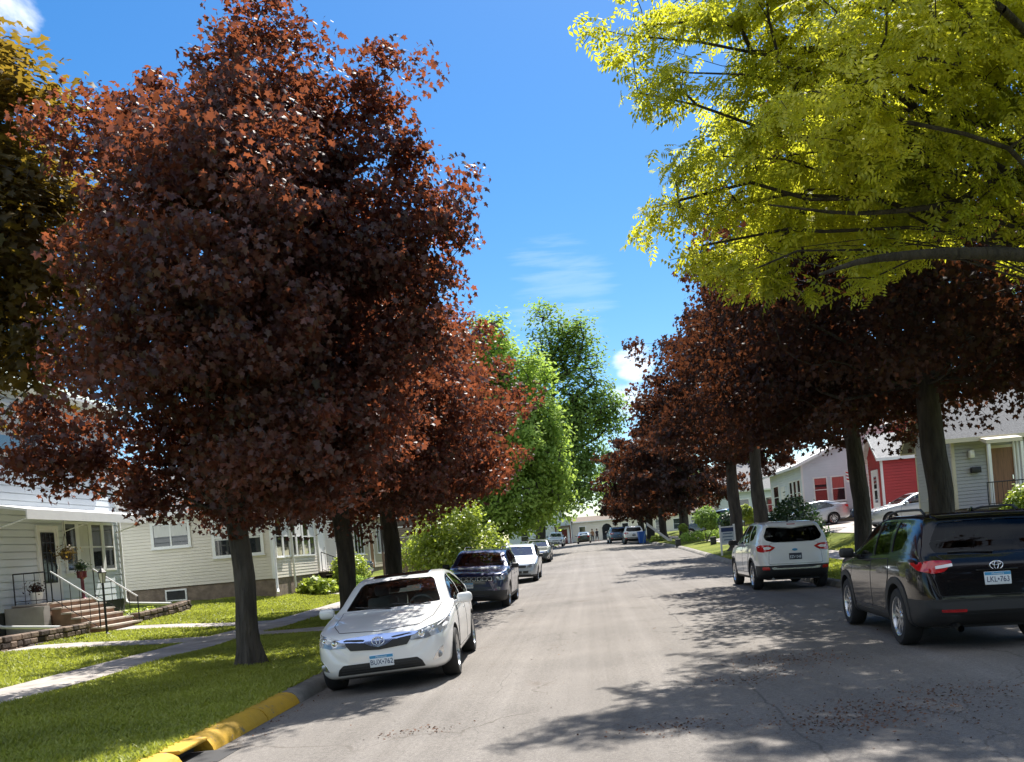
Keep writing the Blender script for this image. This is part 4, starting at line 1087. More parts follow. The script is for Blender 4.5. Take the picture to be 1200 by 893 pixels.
def face(side, x0, x1, y0, y1):
    O, U, N = {'S': ((x0, y0), (1, 0), (0, -1)), 'N': ((x1, y1), (-1, 0), (0, 1)), 'E': ((x1, y0), (0, 1), (1, 0)), 'W': ((x0, y1), (0, -1), (-1, 0))}[side]
    return lambda u, z, d=0.: Vector((O[0]+U[0]*u+N[0]*d, O[1]+U[1]*u+N[1]*d, z))

def bw(mb, name, mats, root, sm=None, parent=None):
    mb.v = [p-Vector(root.location) for p in mb.v]
    return mb.build(name, mats, parent or root, sm)

def siding(mb, P, W, z0, z1, lap, t=.014):
    n = max(1, round((z1-z0)/lap)); h = (z1-z0)/n
    for k in range(n):
        a, b_ = z0+k*h, z0+(k+1)*h; w0 = W(a) if callable(W) else W; w1 = W(b_) if callable(W) else W
        if w0[1]-w0[0] < .05: break
        g = min(.03, .006+.09*lap)
        mb.add([P(w0[0], a+g, .012), P(w0[1], a+g, .012), P(w1[1], b_, .004), P(w1[0], b_, .004), P(w0[0], a+g, -.03), P(w0[1], a+g, -.03), P(w0[0], a, -.03), P(w0[1], a, -.03), P(w0[0], a, .004), P(w0[1], a, .004)],
               [(0, 1, 2, 3), (4, 5, 1, 0), (6, 7, 5, 4), (8, 9, 7, 6)])

def fbx(mb, P, u0, u1, z0, z1, d0, d1):
    V = [P(u, z, d) for d in (d0, d1) for u, z in ((u0, z0), (u1, z0), (u1, z1), (u0, z1))]
    mb.add(V, [(3, 2, 1, 0), (4, 5, 6, 7), (0, 1, 5, 4), (1, 2, 6, 5), (2, 3, 7, 6), (3, 0, 4, 7)])

def window(root, P, u0, u1, z0, z1, trim='trim', fr=.09, bars=(0, 1), curtain=None, sill=True, proud=.05):
    f = MB(); a = fr
    fbx(f, P, u0-a, u1+a, z1, z1+a, .004, proud); fbx(f, P, u0-a, u1+a, z0-a*.8, z0, .004, proud)
    fbx(f, P, u0-a, u0, z0, z1, .004, proud-.003); fbx(f, P, u1, u1+a, z0, z1, .004, proud-.003)
    for k in range(1, bars[0]+1):
        u = u0+(u1-u0)*k/(bars[0]+1); fbx(f, P, u-.03, u+.03, z0, z1, .02, proud-.006)
    for k in range(1, bars[1]+1):
        z = z0+(z1-z0)*k/(bars[1]+1); fbx(f, P, u0, u1, z-.022, z+.022, .02, proud-.009)
    w = bw(f, 'window', M_[trim], root)
    g = MB(); fbx(g, P, u0, u1, z0, z1, .018, .026); bw(g, 'pane', M_['pane'], root, None, w)
    if curtain:
        c = MB(); kind, lo = curtain if isinstance(curtain, tuple) else (curtain, .45); fbx(c, P, u0+.02, u1-.02, z0+(z1-z0)*lo, z1-.02, .0265, .029); bw(c, 'curtain', M_[kind], root, None, w)
    if sill:
        s = MB(); fbx(s, P, u0-a-.03, u1+a+.03, z0-a*.8-.035, z0-a*.8-.002, .004, proud+.04); bw(s, 'sill', M_[trim], root, None, w)
    return w

def house(name, label, x0, x1, y0, y1, zg, zf, ze, wall, roof, ridge='x', pitch=.5, lap=.2, trim='trim', found='block', over=.4, hip=False, group=None, cat='house', faces='SNEW', soffit=None):
    root = thing(name, label, cat, ((x0+x1)/2, (y0+y1)/2, zg), 0, group)
    fz = MB(); fz.bx(x0+.03, x1-.03, y0+.03, y1-.03, zg-.6, zf); bw(fz, 'foundation', M_[found], root)
    cx, cy = (x0+x1)/2, (y0+y1)/2; zr_ = ze+pitch*((y1-y0) if ridge == 'x' else (x1-x0))/2
    w = MB(); w.bx(x0+.032, x1-.032, y0+.032, y1-.032, zf-.02, ze)
    for s in faces:
        P = face(s, x0, x1, y0, y1); Lx = (x1-x0) if s in 'SN' else (y1-y0)
        siding(w, P, (0, Lx), zf-.03, ze, lap, .16*lap)
        if not hip and ((ridge == 'x' and s in 'EW') or (ridge == 'y' and s in 'SN')):
            siding(w, P, lambda z: ((z-ze)/pitch+.02, Lx-(z-ze)/pitch-.02), ze, zr_-.05, lap)
    bw(w, 'wall', M_[wall], root)
    r = MB(); o = over; t = .10
    if hip:
        h = min(x1-x0, y1-y0)/2; zt = ze+pitch*h; X0, X1, Y0, Y1 = x0-o, x1+o, y0-o, y1+o; zb = ze-.02
        if (y1-y0) > (x1-x0): A, B = (cx, y0+h), (cx, y1-h)
        else: A, B = (x0+h, cy), (x1-h, cy)
        V = [(X0,Y0,zb),(X1,Y0,zb),(X1,Y1,zb),(X0,Y1,zb),(A[0],A[1],zt),(B[0],B[1],zt),(X0,Y0,zb-t),(X1,Y0,zb-t),(X1,Y1,zb-t),(X0,Y1,zb-t)]
        F = [(0,1,4),(1,2,5,4),(2,3,5),(3,0,4,5)] if (y1-y0) > (x1-x0) else [(0,1,5,4),(1,2,5),(2,3,4,5),(3,0,4)]
        r.add(V[:6], F); bw(r, 'roof', M_[roof], root)
        e = MB(); e.add(V, [(0,6,7,1),(1,7,8,2),(2,8,9,3),(3,9,6,0),(9,8,7,6)]); bw(e, 'eaves', M_[trim], root)
    else:
        if ridge == 'x': pr = [(y0-o, ze-o*pitch), (cy, zr_), (y1+o, ze-o*pitch)]; fn = lambda a, b_, d: (d, a, b_); d0, d1 = x0-o, x1+o
        else: pr = [(x0-o, ze-o*pitch), (cx, zr_), (x1+o, ze-o*pitch)]; fn = lambda a, b_, d: (a, d, b_); d0, d1 = y0-o, y1+o
        pr = [(a, b_+.03) for a, b_ in pr]
        poly = pr+[(a, b_+t) for a, b_ in reversed(pr)]
        r.prism(poly, fn, d0, d1); q = bw(r, 'roof', M_[roof], root); fixnorm(q)
        e = MB(); k = .16
        poly2 = [(a, b_+.0) for a, b_ in pr]
        for sgn in (0, 1):   # rake boards and eave fascia
            dd = (d0-.03, d0-.002) if sgn == 0 else (d1+.002, d1+.03)
            e.prism([(a, b_-.06) for a, b_ in pr]+[(a, b_+t+.02) for a, b_ in reversed(pr)], fn, *dd)
        for (a, b_) in (pr[0], pr[2]):
            a0, a1 = (a-.03, a-.002) if a == pr[0][0] else (a+.002, a+.03)
            e.prism([(a0, b_-.06), (a1, b_-.06), (a1, b_+t), (a0, b_+t)], fn, d0, d1)
        sf = MB()
        q = bw(e, 'eaves', M_[soffit or trim], root); fixnorm(q)
    for (x, sx) in ((x0, -1), (x1, 1)):
        for (y, sy) in ((y0, -1), (y1, 1)):
            c = MB(); c.bx(min(x+sx*.022, x-sx*.09), max(x+sx*.022, x-sx*.09), min(y+sy*.022, y-sy*.09), max(y+sy*.022, y-sy*.09), zf-.03, ze-.03); bw(c, 'corner_board', M_[trim], root)
    return root

def door(root, P, u0, u1, z0, z1, col, trim='trim', grid=False):
    f = MB(); fbx(f, P, u0-.1, u0, z0, z1+.1, .004, .06); fbx(f, P, u1, u1+.1, z0, z1+.1, .004, .06); fbx(f, P, u0, u1, z1, z1+.1, .004, .057)
    d = MB(); fbx(d, P, u0, u1, z0, z1, .01, .035); o = bw(d, 'door', M_[col], root); bw(f, 'door_frame', M_[trim], root, None, o)
    h = MB(); fbx(h, P, u1-.12, u1-.08, z0+.95, z0+1.1, .036, .075); bw(h, 'handle', M_['chrome'], root, None, o)
    if grid:
        g = MB(); fbx(g, P, u0+.12, u1-.14, z0+.55, z1-.12, .036, .040); bw(g, 'pane', M_['pane'], root, None, o)
        g = MB(); W = u1-u0-.26
        for k in range(4): u = u0+.12+W*k/3; fbx(g, P, u-.012, u+.012, z0+.55, z1-.12, .041, .055)
        for k in range(6): z = z0+.55+(z1-z0-.67)*k/5; fbx(g, P, u0+.12, u1-.14, z-.012, z+.012, .041, .053)
        bw(g, 'grille', M_['iron'], root, None, o)
    return o

def rail(root, pts, h, m='iron', top='trim', n=8, name='railing', posts=True):
    """handrail over a line of floor points"""
    b = MB(); pts = [Vector(p) for p in pts]; up = Vector((0, 0, h))
    for i in range(len(pts)-1):
        for k in range(n+1):
            q = pts[i].lerp(pts[i+1], k/n); b.tube([q, q+up], .018 if k in (0, n) else .009, 5)
        b.tube([pts[i]+Vector((0, 0, .1)), pts[i+1]+Vector((0, 0, .1))], .012, 5)
    o = bw(b, name, M_[m], root)
    t = MB()
    for i in range(len(pts)-1): t.tube([pts[i]+up, pts[i+1]+up], .022, 6)
    bw(t, 'handrail', M_[top], root, None, o)
    return o

# --- white two-storey house at the left edge
X1 = -16.4
h1 = house('white_house', 'white two storey clapboard house with brown front steps at the left edge', -26, X1, 14, 31.5, .45, 1.18, 7.75, 'vinyl', 'shingle_green', lap=.21, hip=True, pitch=.55, over=.55, found='darkfound')
PE = face('E', -26, X1, 14, 31.5); y_ = lambda Y: Y-14
door(h1, PE, y_(26.75), y_(27.65), 1.36, 3.55, 'trim', grid=True)
for k in range(4):
    a = 28.15+k*.74; window(h1, PE, y_(a), y_(a+.56), 2.25, 3.72, fr=.085, bars=(0, 1), curtain=('curtain', .0) if k == 1 else None, sill=(k == 0))
for Y in (25.3, 29.4, 20.5):
    w = window(h1, PE, y_(Y), y_(Y+1.0), 5.75, 7.1, bars=(0, 1), curtain=('curtain', .35))
    for s in (-1, 1):
        b = MB(); u = y_(Y)-.5 if s < 0 else y_(Y+1.0)+.12; fbx(b, PE, u, u+.38, 5.7, 7.15, .02, .05)
        for q in range(12): fbx(b, PE, u+.04, u+.34, 5.76+q*.115, 5.83+q*.115, .05, .058)
        bw(b, 'shutter', M_['iron'], h1, None, w)
window(h1, PE, y_(20.2), y_(21.4), 2.2, 3.7, bars=(0, 1))
b = MB(); b.prism([(X1+.02, 4.12), (X1+.02, 4.2), (X1+1.1, 3.98), (X1+1.1, 3.70), (X1+1.06, 3.70), (X1+1.06, 3.92)], lambda a, z, d: (a, d, z), 24.6, 31.2); q = bw(b, 'awning', M_['trim'], h1); fixnorm(q)
for y0_ in (24.7, 28.0, 31.1):
    b = MB(); b.tube([(X1+.02, y0_, 3.45), (X1+1.0, y0_, 3.72)], .018, 6); bw(b, 'awning_bracket', M_['trim'], h1)
def downspout(root, pts, m='trim'):
    b = MB(); b.tube(pts, .05, 8); bw(b, 'downspout', M_[m], root, 50)
downspout(h1, [(X1+.07, 24.4, 3.9), (X1+.07, 24.4, 1.05), (X1+.14, 24.36, .88), (X1+.35, 24.3, .80), (X1+2.1, 24.0, .68)])
downspout(h1, [(X1+.07, 31.35, 7.6), (X1+.07, 31.35, 1.2), (X1+.14, 31.3, 1.02), (X1+.3, 31.2, .98), (X1+2.0, 30.6, .86)])
b = MB(); n = 6; zt = 1.34; zb = .37
b.bx(X1+.02, X1+1.0, 25.3, 27.85, .3, zt-.05); b.cur = 1; b.bx(X1+.02, X1+1.03, 25.27, 27.88, zt-.048, zt)
for k in range(5):
    x = X1+1.03+k*.27; z = zt-(k+1)*(zt-zb)/6; b.cur = 0; b.bx(x, x+.27, 25.45, 27.75, .2, z-.05); b.cur = 1; b.bx(x, x+.30, 25.42, 27.78, z-.048, z)
bw(b, 'front_steps', [M_['step'], M_['tread']], h1)
b = MB(); b.bx(X1+.02, X1+1.1, 24.95, 25.26, .2, 1.27); bw(b, 'landing_wall', M_['concrete'], h1)
for yy in (25.5, 27.7): rail(h1, [(X1+1.05, yy, zt), (X1+2.35, yy, zb+.02)], .88, n=5)
rail(h1, [(X1+.1, 25.32, zt), (X1+1.0, 25.32, zt)], .88, top='iron', n=3)

# stone edging in front of the white house
def stonewall(name, label, pts, h, seed):
    root = thing(name, label, 'retaining wall', (pts[0][0], pts[0][1], G(*pts[0]))); rng = random.Random(seed); b = MB()
    for i in range(len(pts)-1):
        a, c = Vector(pts[i]), Vector(pts[i+1]); L_ = (c-a).length; u = (c-a)/L_; M0 = Matrix.Rotation(math.atan2(u.y, u.x), 4, 'Z')
        rowsn = 3
        for r_ in range(rowsn):
            s = -rng.uniform(0, .2)
            while s < L_:
                l = rng.uniform(.22, .42); e = min(L_, s+l); q = a+u*(max(0, s)+e)/2; z = G(q.x, q.y)-.08+r_*(h+.08)/rowsn
                w = rng.uniform(.12, .16); b.cur = rng.choice((0, 0, 1))
                if e-max(0, s) > .05: b.rbx(-(e-max(0, s))/2+.006, (e-max(0, s))/2-.006, -w, w, 0, (h+.08)/rowsn-.008, .025, 1, Matrix.Translation((q.x, q.y, z)) @ M0)
                s = e
    bw(b, 'stones', [M_['stone'], M_['brick_dark']], root); return root
stonewall('stone_edging', 'low brown stone edging wall left of the brown front steps', [(-14.55, 14), (-14.35, 20), (-14.3, 25.2)], .36, 1)
stonewall('stone_edging', 'low dark stone edging wall right of the brown front steps', [(-14.3, 27.95), (-14.2, 30.2), (-14.3, 31.6)], .36, 2)
bush('flower_bed', 'low green plants growing behind the dark stone edging', 'plants', (-15.2, 29.8, G(-15.2, 29.8)), [(0, 0, .1, .7, 1.6, .28), (.4, -.9, .1, .4, .7, .25)], 900, .10, M_['leaf_bush'], 5)
# post lamp
b = MB(); lp = thing('post_lamp', 'black garden post lamp standing at the foot of the brown steps', 'lamp', (-13.45, 24.7, G(-13.45, 24.7)))
b.tube([(0, 0, -.1), (0, 0, 1.45)], .03, 8); b.lathe([(.12, -.02), (.11, .03), (.05, .06), (.03, .10)], 12); b.build('post', M_['iron'], lp, 40)
b = MB(); b.lathe([(.001, 1.45), (.06, 1.45), (.105, 1.72), (.001, 1.72)], 6); hd = b.build('lantern', M_['lamp_glass'], lp)
b = MB(); b.lathe([(.125, 1.72), (.13, 1.74), (.05, 1.82), (.015, 1.85), (.015, 1.88), (.001, 1.89)], 6)
for k in range(6):
    a = k*math.pi/3; b.tube([(.062*math.cos(a), .062*math.sin(a), 1.44), (.108*math.cos(a), .108*math.sin(a), 1.73)], .008, 4)
b.build('lantern_cap', M_['iron'], hd)
# hanging basket and pots by the door
o = thing('hanging_basket', 'hanging basket of yellow and green plants beside the grilled door', 'hanging plant', (X1+.85, 26.7, 2.75)); b = MB(); b.lathe([(.001, -.2), (.12, -.18), (.17, -.02), (.15, -.02), (.001, -.04)], 14); b.build('pot', M_['brick_dark'], o, 50)
b = MB()
for k in range(3): a = k*2.1; b.tube([(.15*math.cos(a), .15*math.sin(a), -.03), (0, 0, .6), (0, 0, .98)], .006, 4)
b.build('hanger', M_['iron'], o)
rng = np.random.default_rng(4); d = rng.normal(size=(420, 3)); leaves('foliage', d*np.array((.14, .14, .11))+(0, 0, .02), d+(0, 0, .6), .07, 'oval', M_['leaf_bronze'], o, rng)
for (x, y, lb, c) in ((X1+.45, 25.75, 'white flower pot with dark plants on the landing by the railing', 'trim'), (X1+.75, 27.6, 'dark red plant stand with trailing leaves at the head of the steps', 'maroon')):
    o = thing('flower_pot', lb, 'flower pot', (x, y, 1.34)); b = MB(); b.lathe([(.001, 0), (.13, .005), (.18, .30), (.19, .32), (.15, .32), (.001, .28)] if c == 'trim' else [(.001, 0), (.10, .005), (.05, .05), (.05, .6), (.14, .65), (.15, .85), (.12, .85), (.001, .8)], 16); b.build('pot', M_[c], o, 50)
    d = rng.normal(size=(260, 3)); leaves('foliage', d*np.array((.12, .12, .10))+(0, 0, .42 if c == 'trim' else .98), d+(0, 0, .5), .07, 'oval', M_['leaf_dark'] if c == 'trim' else M_['leaf_deep'], o, rng)

# --- cream bungalow behind it
h2 = house('cream_bungalow', 'cream clapboard bungalow with brown block foundation behind the red maple trunk', -23, -12.5, 35.5, 45, .62, 1.38, 4.35, 'cream', 'shingle_grey', lap=.125, ridge='x', pitch=.45)
PS = face('S', -23, -12.5, 35.5, 45); x_ = lambda X: X+23
window(h2, PS, x_(-17.15), x_(-15.8), 3.0, 3.85, bars=(1, 0), curtain='curtain', fr=.11)
window(h2, PS, x_(-14.75), x_(-12.95), 2.45, 3.85, bars=(1, 1), curtain=('curtain', .42), fr=.12)
window(h2, PS, x_(-21), x_(-19.5), 2.5, 3.85, bars=(1, 1), curtain='curtain')
b = MB(); fbx(b, PS, x_(-16.9), x_(-16.05), .80, 1.27, -.04, .012); f = bw(b, 'basement_window', M_['trim'], h2); b = MB(); fbx(b, PS, x_(-16.84), x_(-16.11), .86, 1.21, .013, .017); bw(b, 'pane', M_['pane'], h2, None, f)
PE = face('E', -23, -12.5, 35.5, 45)
for k in range(6): window(h2, PE, .35+k*.86, .35+k*.86+.66, 2.25, 3.85, fr=.085, bars=(0, 1), sill=(k == 0), curtain=('curtain', .5) if k % 2 else None)
downspout(h2, [(-12.42, 35.42, 4.2), (-12.42, 35.42, 1.0), (-12.36, 35.3, .86), (-12.3, 35.1, .80)]); downspout(h2, [(-12.42, 37.6, 4.2), (-12.42, 37.6, .9)])
door(h2, PE, 5.9, 6.8, 1.45, 3.6, 'trim')
b = MB()
for k in range(5): z = 1.42-k*.155; x = -12.46+k*.3; b.cur = 0; b.bx(x, x+(.9 if k == 0 else .3), 41.2, 42.6, .3, z-.04); b.cur = 1; b.bx(x, x+(.92 if k == 0 else .33), 41.17, 42.63, z-.038, z)
bw(b, 'front_steps', [M_['brick_dark'], M_['tread']], h2); rail(h2, [(-12.3, 41.15, 1.42), (-11.0, 41.15, .8)], .9, top='iron', n=5)
gv = G(-12.0, 37.8)
bush('ornamental_grass', 'bright green clump of grass beside the cream bungalow steps', 'plant', (-11.9, 38.3, gv), [(0, 0, .25, .7, .7, .5), (.3, .9, .2, .5, .6, .4)], 1500, .22, M_['leaf_bush'], 8, tilt=1.2)
bush('shrub', 'rounded yellow green shrub by the cream bungalow steps', 'shrub', (-11.0, 41.0, G(-11, 41)), [(0, 0, .95, .85, .85, .85), (.35, .1, .5, .7, .7, .5), (-.3, 0, 1.3, .5, .5, .4)], 3600, .13, M_['leaf_bush'], 9)
bush('shrub', 'small silvery green shrub in front of the yellow green shrub', 'shrub', (-10.4, 39.9, G(-10.4, 39.9)), [(0, 0, .35, .55, .6, .45)], 1200, .10, M_['leaf_lime'], 10)

# --- tan house farther back on the left
h3 = house('tan_house', 'tan house with a dark porch half hidden behind the two left trunks', -24, -13.2, 49.5, 60, .85, 1.3, 4.6, 'tan_siding', 'shingle_brown', ridge='y', pitch=.5)
PS = face('S', -24, -13.2, 49.5, 60); window(h3, PS, 8.4, 9.8, 2.4, 3.9, bars=(0, 1)); window(h3, PS, 5.4, 6.8, 2.4, 3.9, bars=(0, 1))
PE = face('E', -24, -13.2, 49.5, 60); window(h3, PE, 1, 3, 2.2, 3.9, bars=(2, 0)); door(h3, PE, 4.4, 5.3, 1.3, 3.4, 'door_wood'); window(h3, PE, 6.5, 9, 2.2, 3.9, bars=(2, 0))
f = thing('wooden_fence', 'brown board fence section between the two left tree trunks', 'fence', (-10.6, 46, G(-10.6, 46)))
b = MB()
for k in range(16): x = k*.155; b.bx(x, x+.145, -.012, .012, -.2, 1.55+.02*math.sin(k*2.1))
for z in (.3, 1.3): b.bx(-.05, 2.5, .013, .05, z, z+.09)
b.build('boards', M_['fence_wood'], f)
b = MB()
for k in range(2): b = MB(); b.bx(-.06+k*2.46, .04+k*2.46, .052, .15, -.3, 1.65); b.build('post', M_['fence_wood'], f)
h4 = house('dark_brown_house', 'dark brown house glimpsed behind the parked cars on the left', -22, -10.5, 68, 80, 1.3, 1.7, 4.8, 'brown_wall', 'shingle_brown', ridge='y', pitch=.5)
PS = face('S', -22, -10.5, 68, 80); window(h4, PS, 7.6, 9.0, 2.5, 4.0, bars=(0, 1)); window(h4, PS, 9.7, 10.9, 2.5, 4.0, bars=(0, 1), curtain='curtain')
PE = face('E', -22, -10.5, 68, 80); window(h4, PE, 1.5, 3.2, 2.5, 4.0); door(h4, PE, 5, 6, 1.75, 3.8, 'trim'); window(h4, PE, 7.5, 9.5, 2.5, 4.0)

# --- right side: grey house with a front gable wing
zg = 1.0
h5 = house('grey_house', 'grey sided house with tan trim and awning behind the nearest right trunk', 13.6, 22.6, 33, 36.6, zg, 1.75, 4.55, 'grey_siding', 'shingle_grey', ridge='x', pitch=.85, lap=.13, trim='tan_trim', over=.45)
PW = face('W', 13.6, 22.6, 33, 36.6); window(h5, PW, 1.2, 2.4, 2.35, 3.75, trim='tan_trim', bars=(0, 1), fr=.13)
PS = face('S', 13.6, 22.6, 33, 36.6)
door(h5, PS, 1.35, 2.25, 1.72, 3.85, 'door_wood', 'tan_trim')
window(h5, PS, 2.9, 4.3, 2.4, 3.8, trim='tan_trim', bars=(1, 1))
b = MB(); b.prism([(32.98, 4.28), (32.98, 4.34), (32.0, 4.12), (32.0, 3.98), (32.04, 3.98)], lambda a, z, d: (d, a, z), 14.45, 15.75); q = bw(b, 'awning', M_['tan_trim'], h5); fixnorm(q)
b = MB(); b.bx(14.0, 19.5, 31.2, 32.96, .9, 1.66); b.cur = 1; b.bx(13.96, 19.54, 31.16, 32.97, 1.662, 1.72); bw(b, 'porch', [M_['block'], M_['concrete']], h5)
for x in (14.55, 15.72): b = MB(); b.bx(x-.05, x+.05, 32.02, 32.12, 1.72, 3.97); bw(b, 'porch_post', M_['trim'], h5)
for x in (15.85, 15.98): downspout(h5, [(x, 32.93, 4.4), (x, 32.93, 1.75)])
rail(h5, [(14.02, 31.25, 1.72), (15.6, 31.25, 1.72)], .85, top='iron', n=9)
b = MB(); b.rbx(14.2, 14.55, 32.78, 32.97, 3.0, 3.22, .03); bw(b, 'mailbox', M_['iron'], h5, 40)
b = MB(); b.rbx(14.16, 14.34, 32.75, 32.97, 3.55, 3.85, .04); bw(b, 'porch_light', M_['lamp_glass'], h5, 40)
bush('shrub', 'leafy bright green shrub in front of the grey house porch', 'shrub', (15.0, 30.4, G(15.0, 30.4)), [(0, 0, .75, .75, .6, .6), (.5, .1, .9, .6, .5, .5), (-.5, 0, .5, .5, .5, .45)], 2600, .14, M_['leaf_bush'], 11)

# --- red entry house
h6 = house('red_house', 'barn red house with a white door in its gabled entry', 15.6, 18.6, 47, 49.2, 1.2, 1.8, 4.9, 'barn_red', 'shingle_light', ridge='x', pitch=1.0, lap=.16, over=.28)
PW = face('W', 15.6, 18.6, 47, 49.2); o = door(h6, PW, .75, 1.6, 1.85, 4.1, 'trim')
b = MB(); fbx(b, PW, .95, 1.40, 2.45, 3.1, .036, .04); fbx(b, PW, .95, 1.40, 3.2, 3.85, .036, .04); bw(b, 'pane', M_['pane'], h6, None, o)
b = MB(); b.bx(18.69, 27, 45.54, 54, 1.3, 7.2); w2 = MB(); siding(w2, face('S', 18.65, 27, 45.5, 54), (0, 8.35), 1.5, 7.2, .16); siding(w2, face('W', 18.65, 27, 45.5, 54), (0, 8.5), 1.5, 7.2, .16)
b.v += []; mainb = bw(b, 'main_block', M_['barn_red'], h6); bw(w2, 'siding', M_['barn_red'], h6, None, mainb)
b = MB(); b.prism([(18.2, 7.0), (22.8, 9.6), (27.4, 7.0), (27.4, 7.15), (22.8, 9.75), (18.2, 7.15)], lambda a, z, d: (a, d, z), 45.1, 54.4); q = bw(b, 'main_roof', M_['shingle_light'], h6); fixnorm(q)
# red and white flag on the red house
f = thing('flag', 'small red and white flag hanging from the red house', 'flag', (15.4, 49.0, 4.0)); b = MB(); b.tube([(.2, 0, -.1), (-1.1, .1, .35)], .015, 6); b.build('flagpole', M_['trim'], f)
b = MB(); 
for k in range(6):
    b.cur = k % 2
    def fz_(i, j): t = i/6; return (-1.05+.95*t, .1+.06*math.sin(t*7+j), .33-.33*t-.095*j)
    for i in range(6): b.add([fz_(i, k), fz_(i+1, k), fz_(i+1, k+1), fz_(i, k+1)], [(0, 1, 2, 3)])
b.build('banner', [M_['red_lens'], M_['trim']], f)

# --- white house beyond the driveway
h7 = house('white_bungalow', 'white bungalow with pink curtained windows beyond the driveway', 13.6, 24, 56, 65.5, 1.4, 2.0, 5.35, 'vinyl', 'shingle_light', ridge='y', pitch=.42, lap=.16, over=.45)
PS = face('S', 13.6, 24, 56, 65.5)
for u, lo in ((.75, .72), (1.85, .52)): window(h7, PS, u, u+.75, 2.95, 4.4, curtain=('red_curtain', lo), fr=.08)
window(h7, PS, 3.6, 4.3, 3.0, 4.4, curtain='curtain')
PW = face('W', 13.6, 24, 56, 65.5)
for u in (.5, 1.6, 2.7): window(h7, PW, 9.5-u-.7, 9.5-u, 2.9, 4.4, fr=.1)
window(h7, PW, 1, 2.6, 2.9, 4.4); door(h7, PW, 3.6, 4.5, 2.1, 4.2, 'trim')
# farther houses on the right and the building that closes the street
h8 = house('pale_blue_house', 'pale house seen through the leaves far along the right side', 13.5, 24, 92, 104, 2.0, 2.3, 5.6, 'vinyl', 'shingle_grey', ridge='x', pitch=.5)
PW = face('W', 13.5, 24, 92, 104); window(h8, PW, 2, 4, 3.1, 4.6); window(h8, PW, 8, 10, 3.1, 4.6); door(h8, PW, 5.5, 6.5, 2.35, 4.4, 'door_wood'); PS = face('S', 13.5, 24, 92, 104); window(h8, PS, 1.5, 3.2, 3.1, 4.6); window(h8, PS, 5, 6.6, 3.1, 4.6)
ze_ = 1.5
h9 = house('brick_hall', 'long pale building with an arched window closing the end of the street', -2.6, 22, 150, 166, ze_, 1.75, 5.0, 'cream', 'shingle_brown', ridge='x', pitch=.12, lap=.3, over=.3)
PS = face('S', -2.6, 22, 150, 166)
b = MB(); fbx(b, PS, 5.0, 6.6, 1.8, 3.6, .02, .06); c0 = [(5.8+.8*math.cos(a), 3.6+.8*math.sin(a)) for a in np.linspace(0, math.pi, 12)]; b.prism(c0, lambda u, z, d: PS(u, z, d), .02, .06); w_ = bw(b, 'window', M_['pane'], h9); fixnorm(w_)
for u in (1.2, 8.4, 11, 14, 17, 20): window(h9, PS, u, u+1.0, 2.5, 4.2)
h10 = house('gabled_church', 'pale grey gabled building with a dark porch doorway at the street end', -13, -2.7, 147, 163, ze_, 1.7, 5.4, 'vinyl', 'shingle_grey', ridge='y', pitch=1.15, lap=.3)
PS = face('S', -13, -2.7, 147, 163); window(h10, PS, 2, 3.2, 2.6, 4.2); window(h10, PS, 4.7, 5.6, 6.4, 8.0); door(h10, PS, 8.2, 9.6, 1.7, 4.0, 'maroon')
b = MB(); fbx(b, PS, 7.6, 10.2, 4.3, 4.6, .02, 1.4); bw(b, 'porch_roof', M_['shingle_brown'], h10)
for u in (7.7, 10.0): b = MB(); fbx(b, PS, u, u+.2, 1.5, 4.28, 1.1, 1.3); bw(b, 'porch_post', M_['maroon'], h10)
# ------------------------------------------------------------------ vehicles in place
def park(o, x, y, heading, dx=0):
    """heading 0: nose away from the camera (+Y). Tilt follows the road."""
    c, s = math.cos(heading), math.sin(heading); f = Vector((-s, c)); r = Vector((c, s))
    z = lambda p: G(p[0], p[1])+.004
    F = z((x+f.x*1.35, y+f.y*1.35)); B = z((x-f.x*1.35, y-f.y*1.35)); Rr = z((x+r.x*.8, y+r.y*.8)); Lr = z((x-r.x*.8, y-r.y*.8))
    fwd = Vector((f.x*2.7, f.y*2.7, F-B)).normalized(); rt = Vector((r.x*1.6, r.y*1.6, Rr-Lr)); rt = (rt-fwd*rt.dot(fwd)).normalized(); up = rt.cross(fwd)
    M = Matrix((rt, fwd, up)).transposed().to_4x4(); M.translation = (x, y, (F+B+Rr+Lr)/4); o.matrix_world = M
    o.location, o.rotation_euler = M.to_translation(), M.to_euler(); return o
sp = saloon_spec(); ex = sp['extra']
def ex1(root, bvh, PP): root['plate_f'] = 'BUX•762'; ex(root, bvh, PP); del root['plate_f']
sp['extra'] = ex1
PG = 'cars parked along the street'
saloon = build_car('parked_car', sp, 'white saloon with a sunroof parked nose first at the yellow kerb', PG); saloon['category'] = 'car'
crossover = build_car('parked_suv', crossover_spec(), 'black utility vehicle with roof rails at the right edge', PG)
hatch = build_car('parked_suv', hatch_spec(), 'white utility vehicle seen from behind ahead of the black one', PG)
boxy = build_car('parked_suv', boxy_spec(), 'dark blue utility vehicle with a chrome slotted grille behind the white saloon', PG)
wagon = build_car('parked_suv', wagon_spec(), 'silver utility vehicle parked behind the dark blue one', PG)
park(saloon, -2.90, 13.85, R(180+3)); park(crossover, 4.82, 12.75, R(-3)); park(hatch, 5.20, 25.3, R(0)); hatch.scale = (1.07, 1.07, 1.08); park(boxy, -3.4, 27.9, R(180)); park(wagon, -3.28, 41.4, R(180))
def more(src, x, y, h, label, col, old, group=PG, cat=None, name=None):
    c = copy_tree(src); c['label'] = label; c['group'] = group
    if cat: c['category'] = cat
    if name: c.name = name
    if col: recolour(c, col, old)
    return park(c, x, y, h)
more(saloon, -3.4, 58.6, R(180), 'dark green saloon parked behind the silver utility vehicle', 'graphite', 'white')
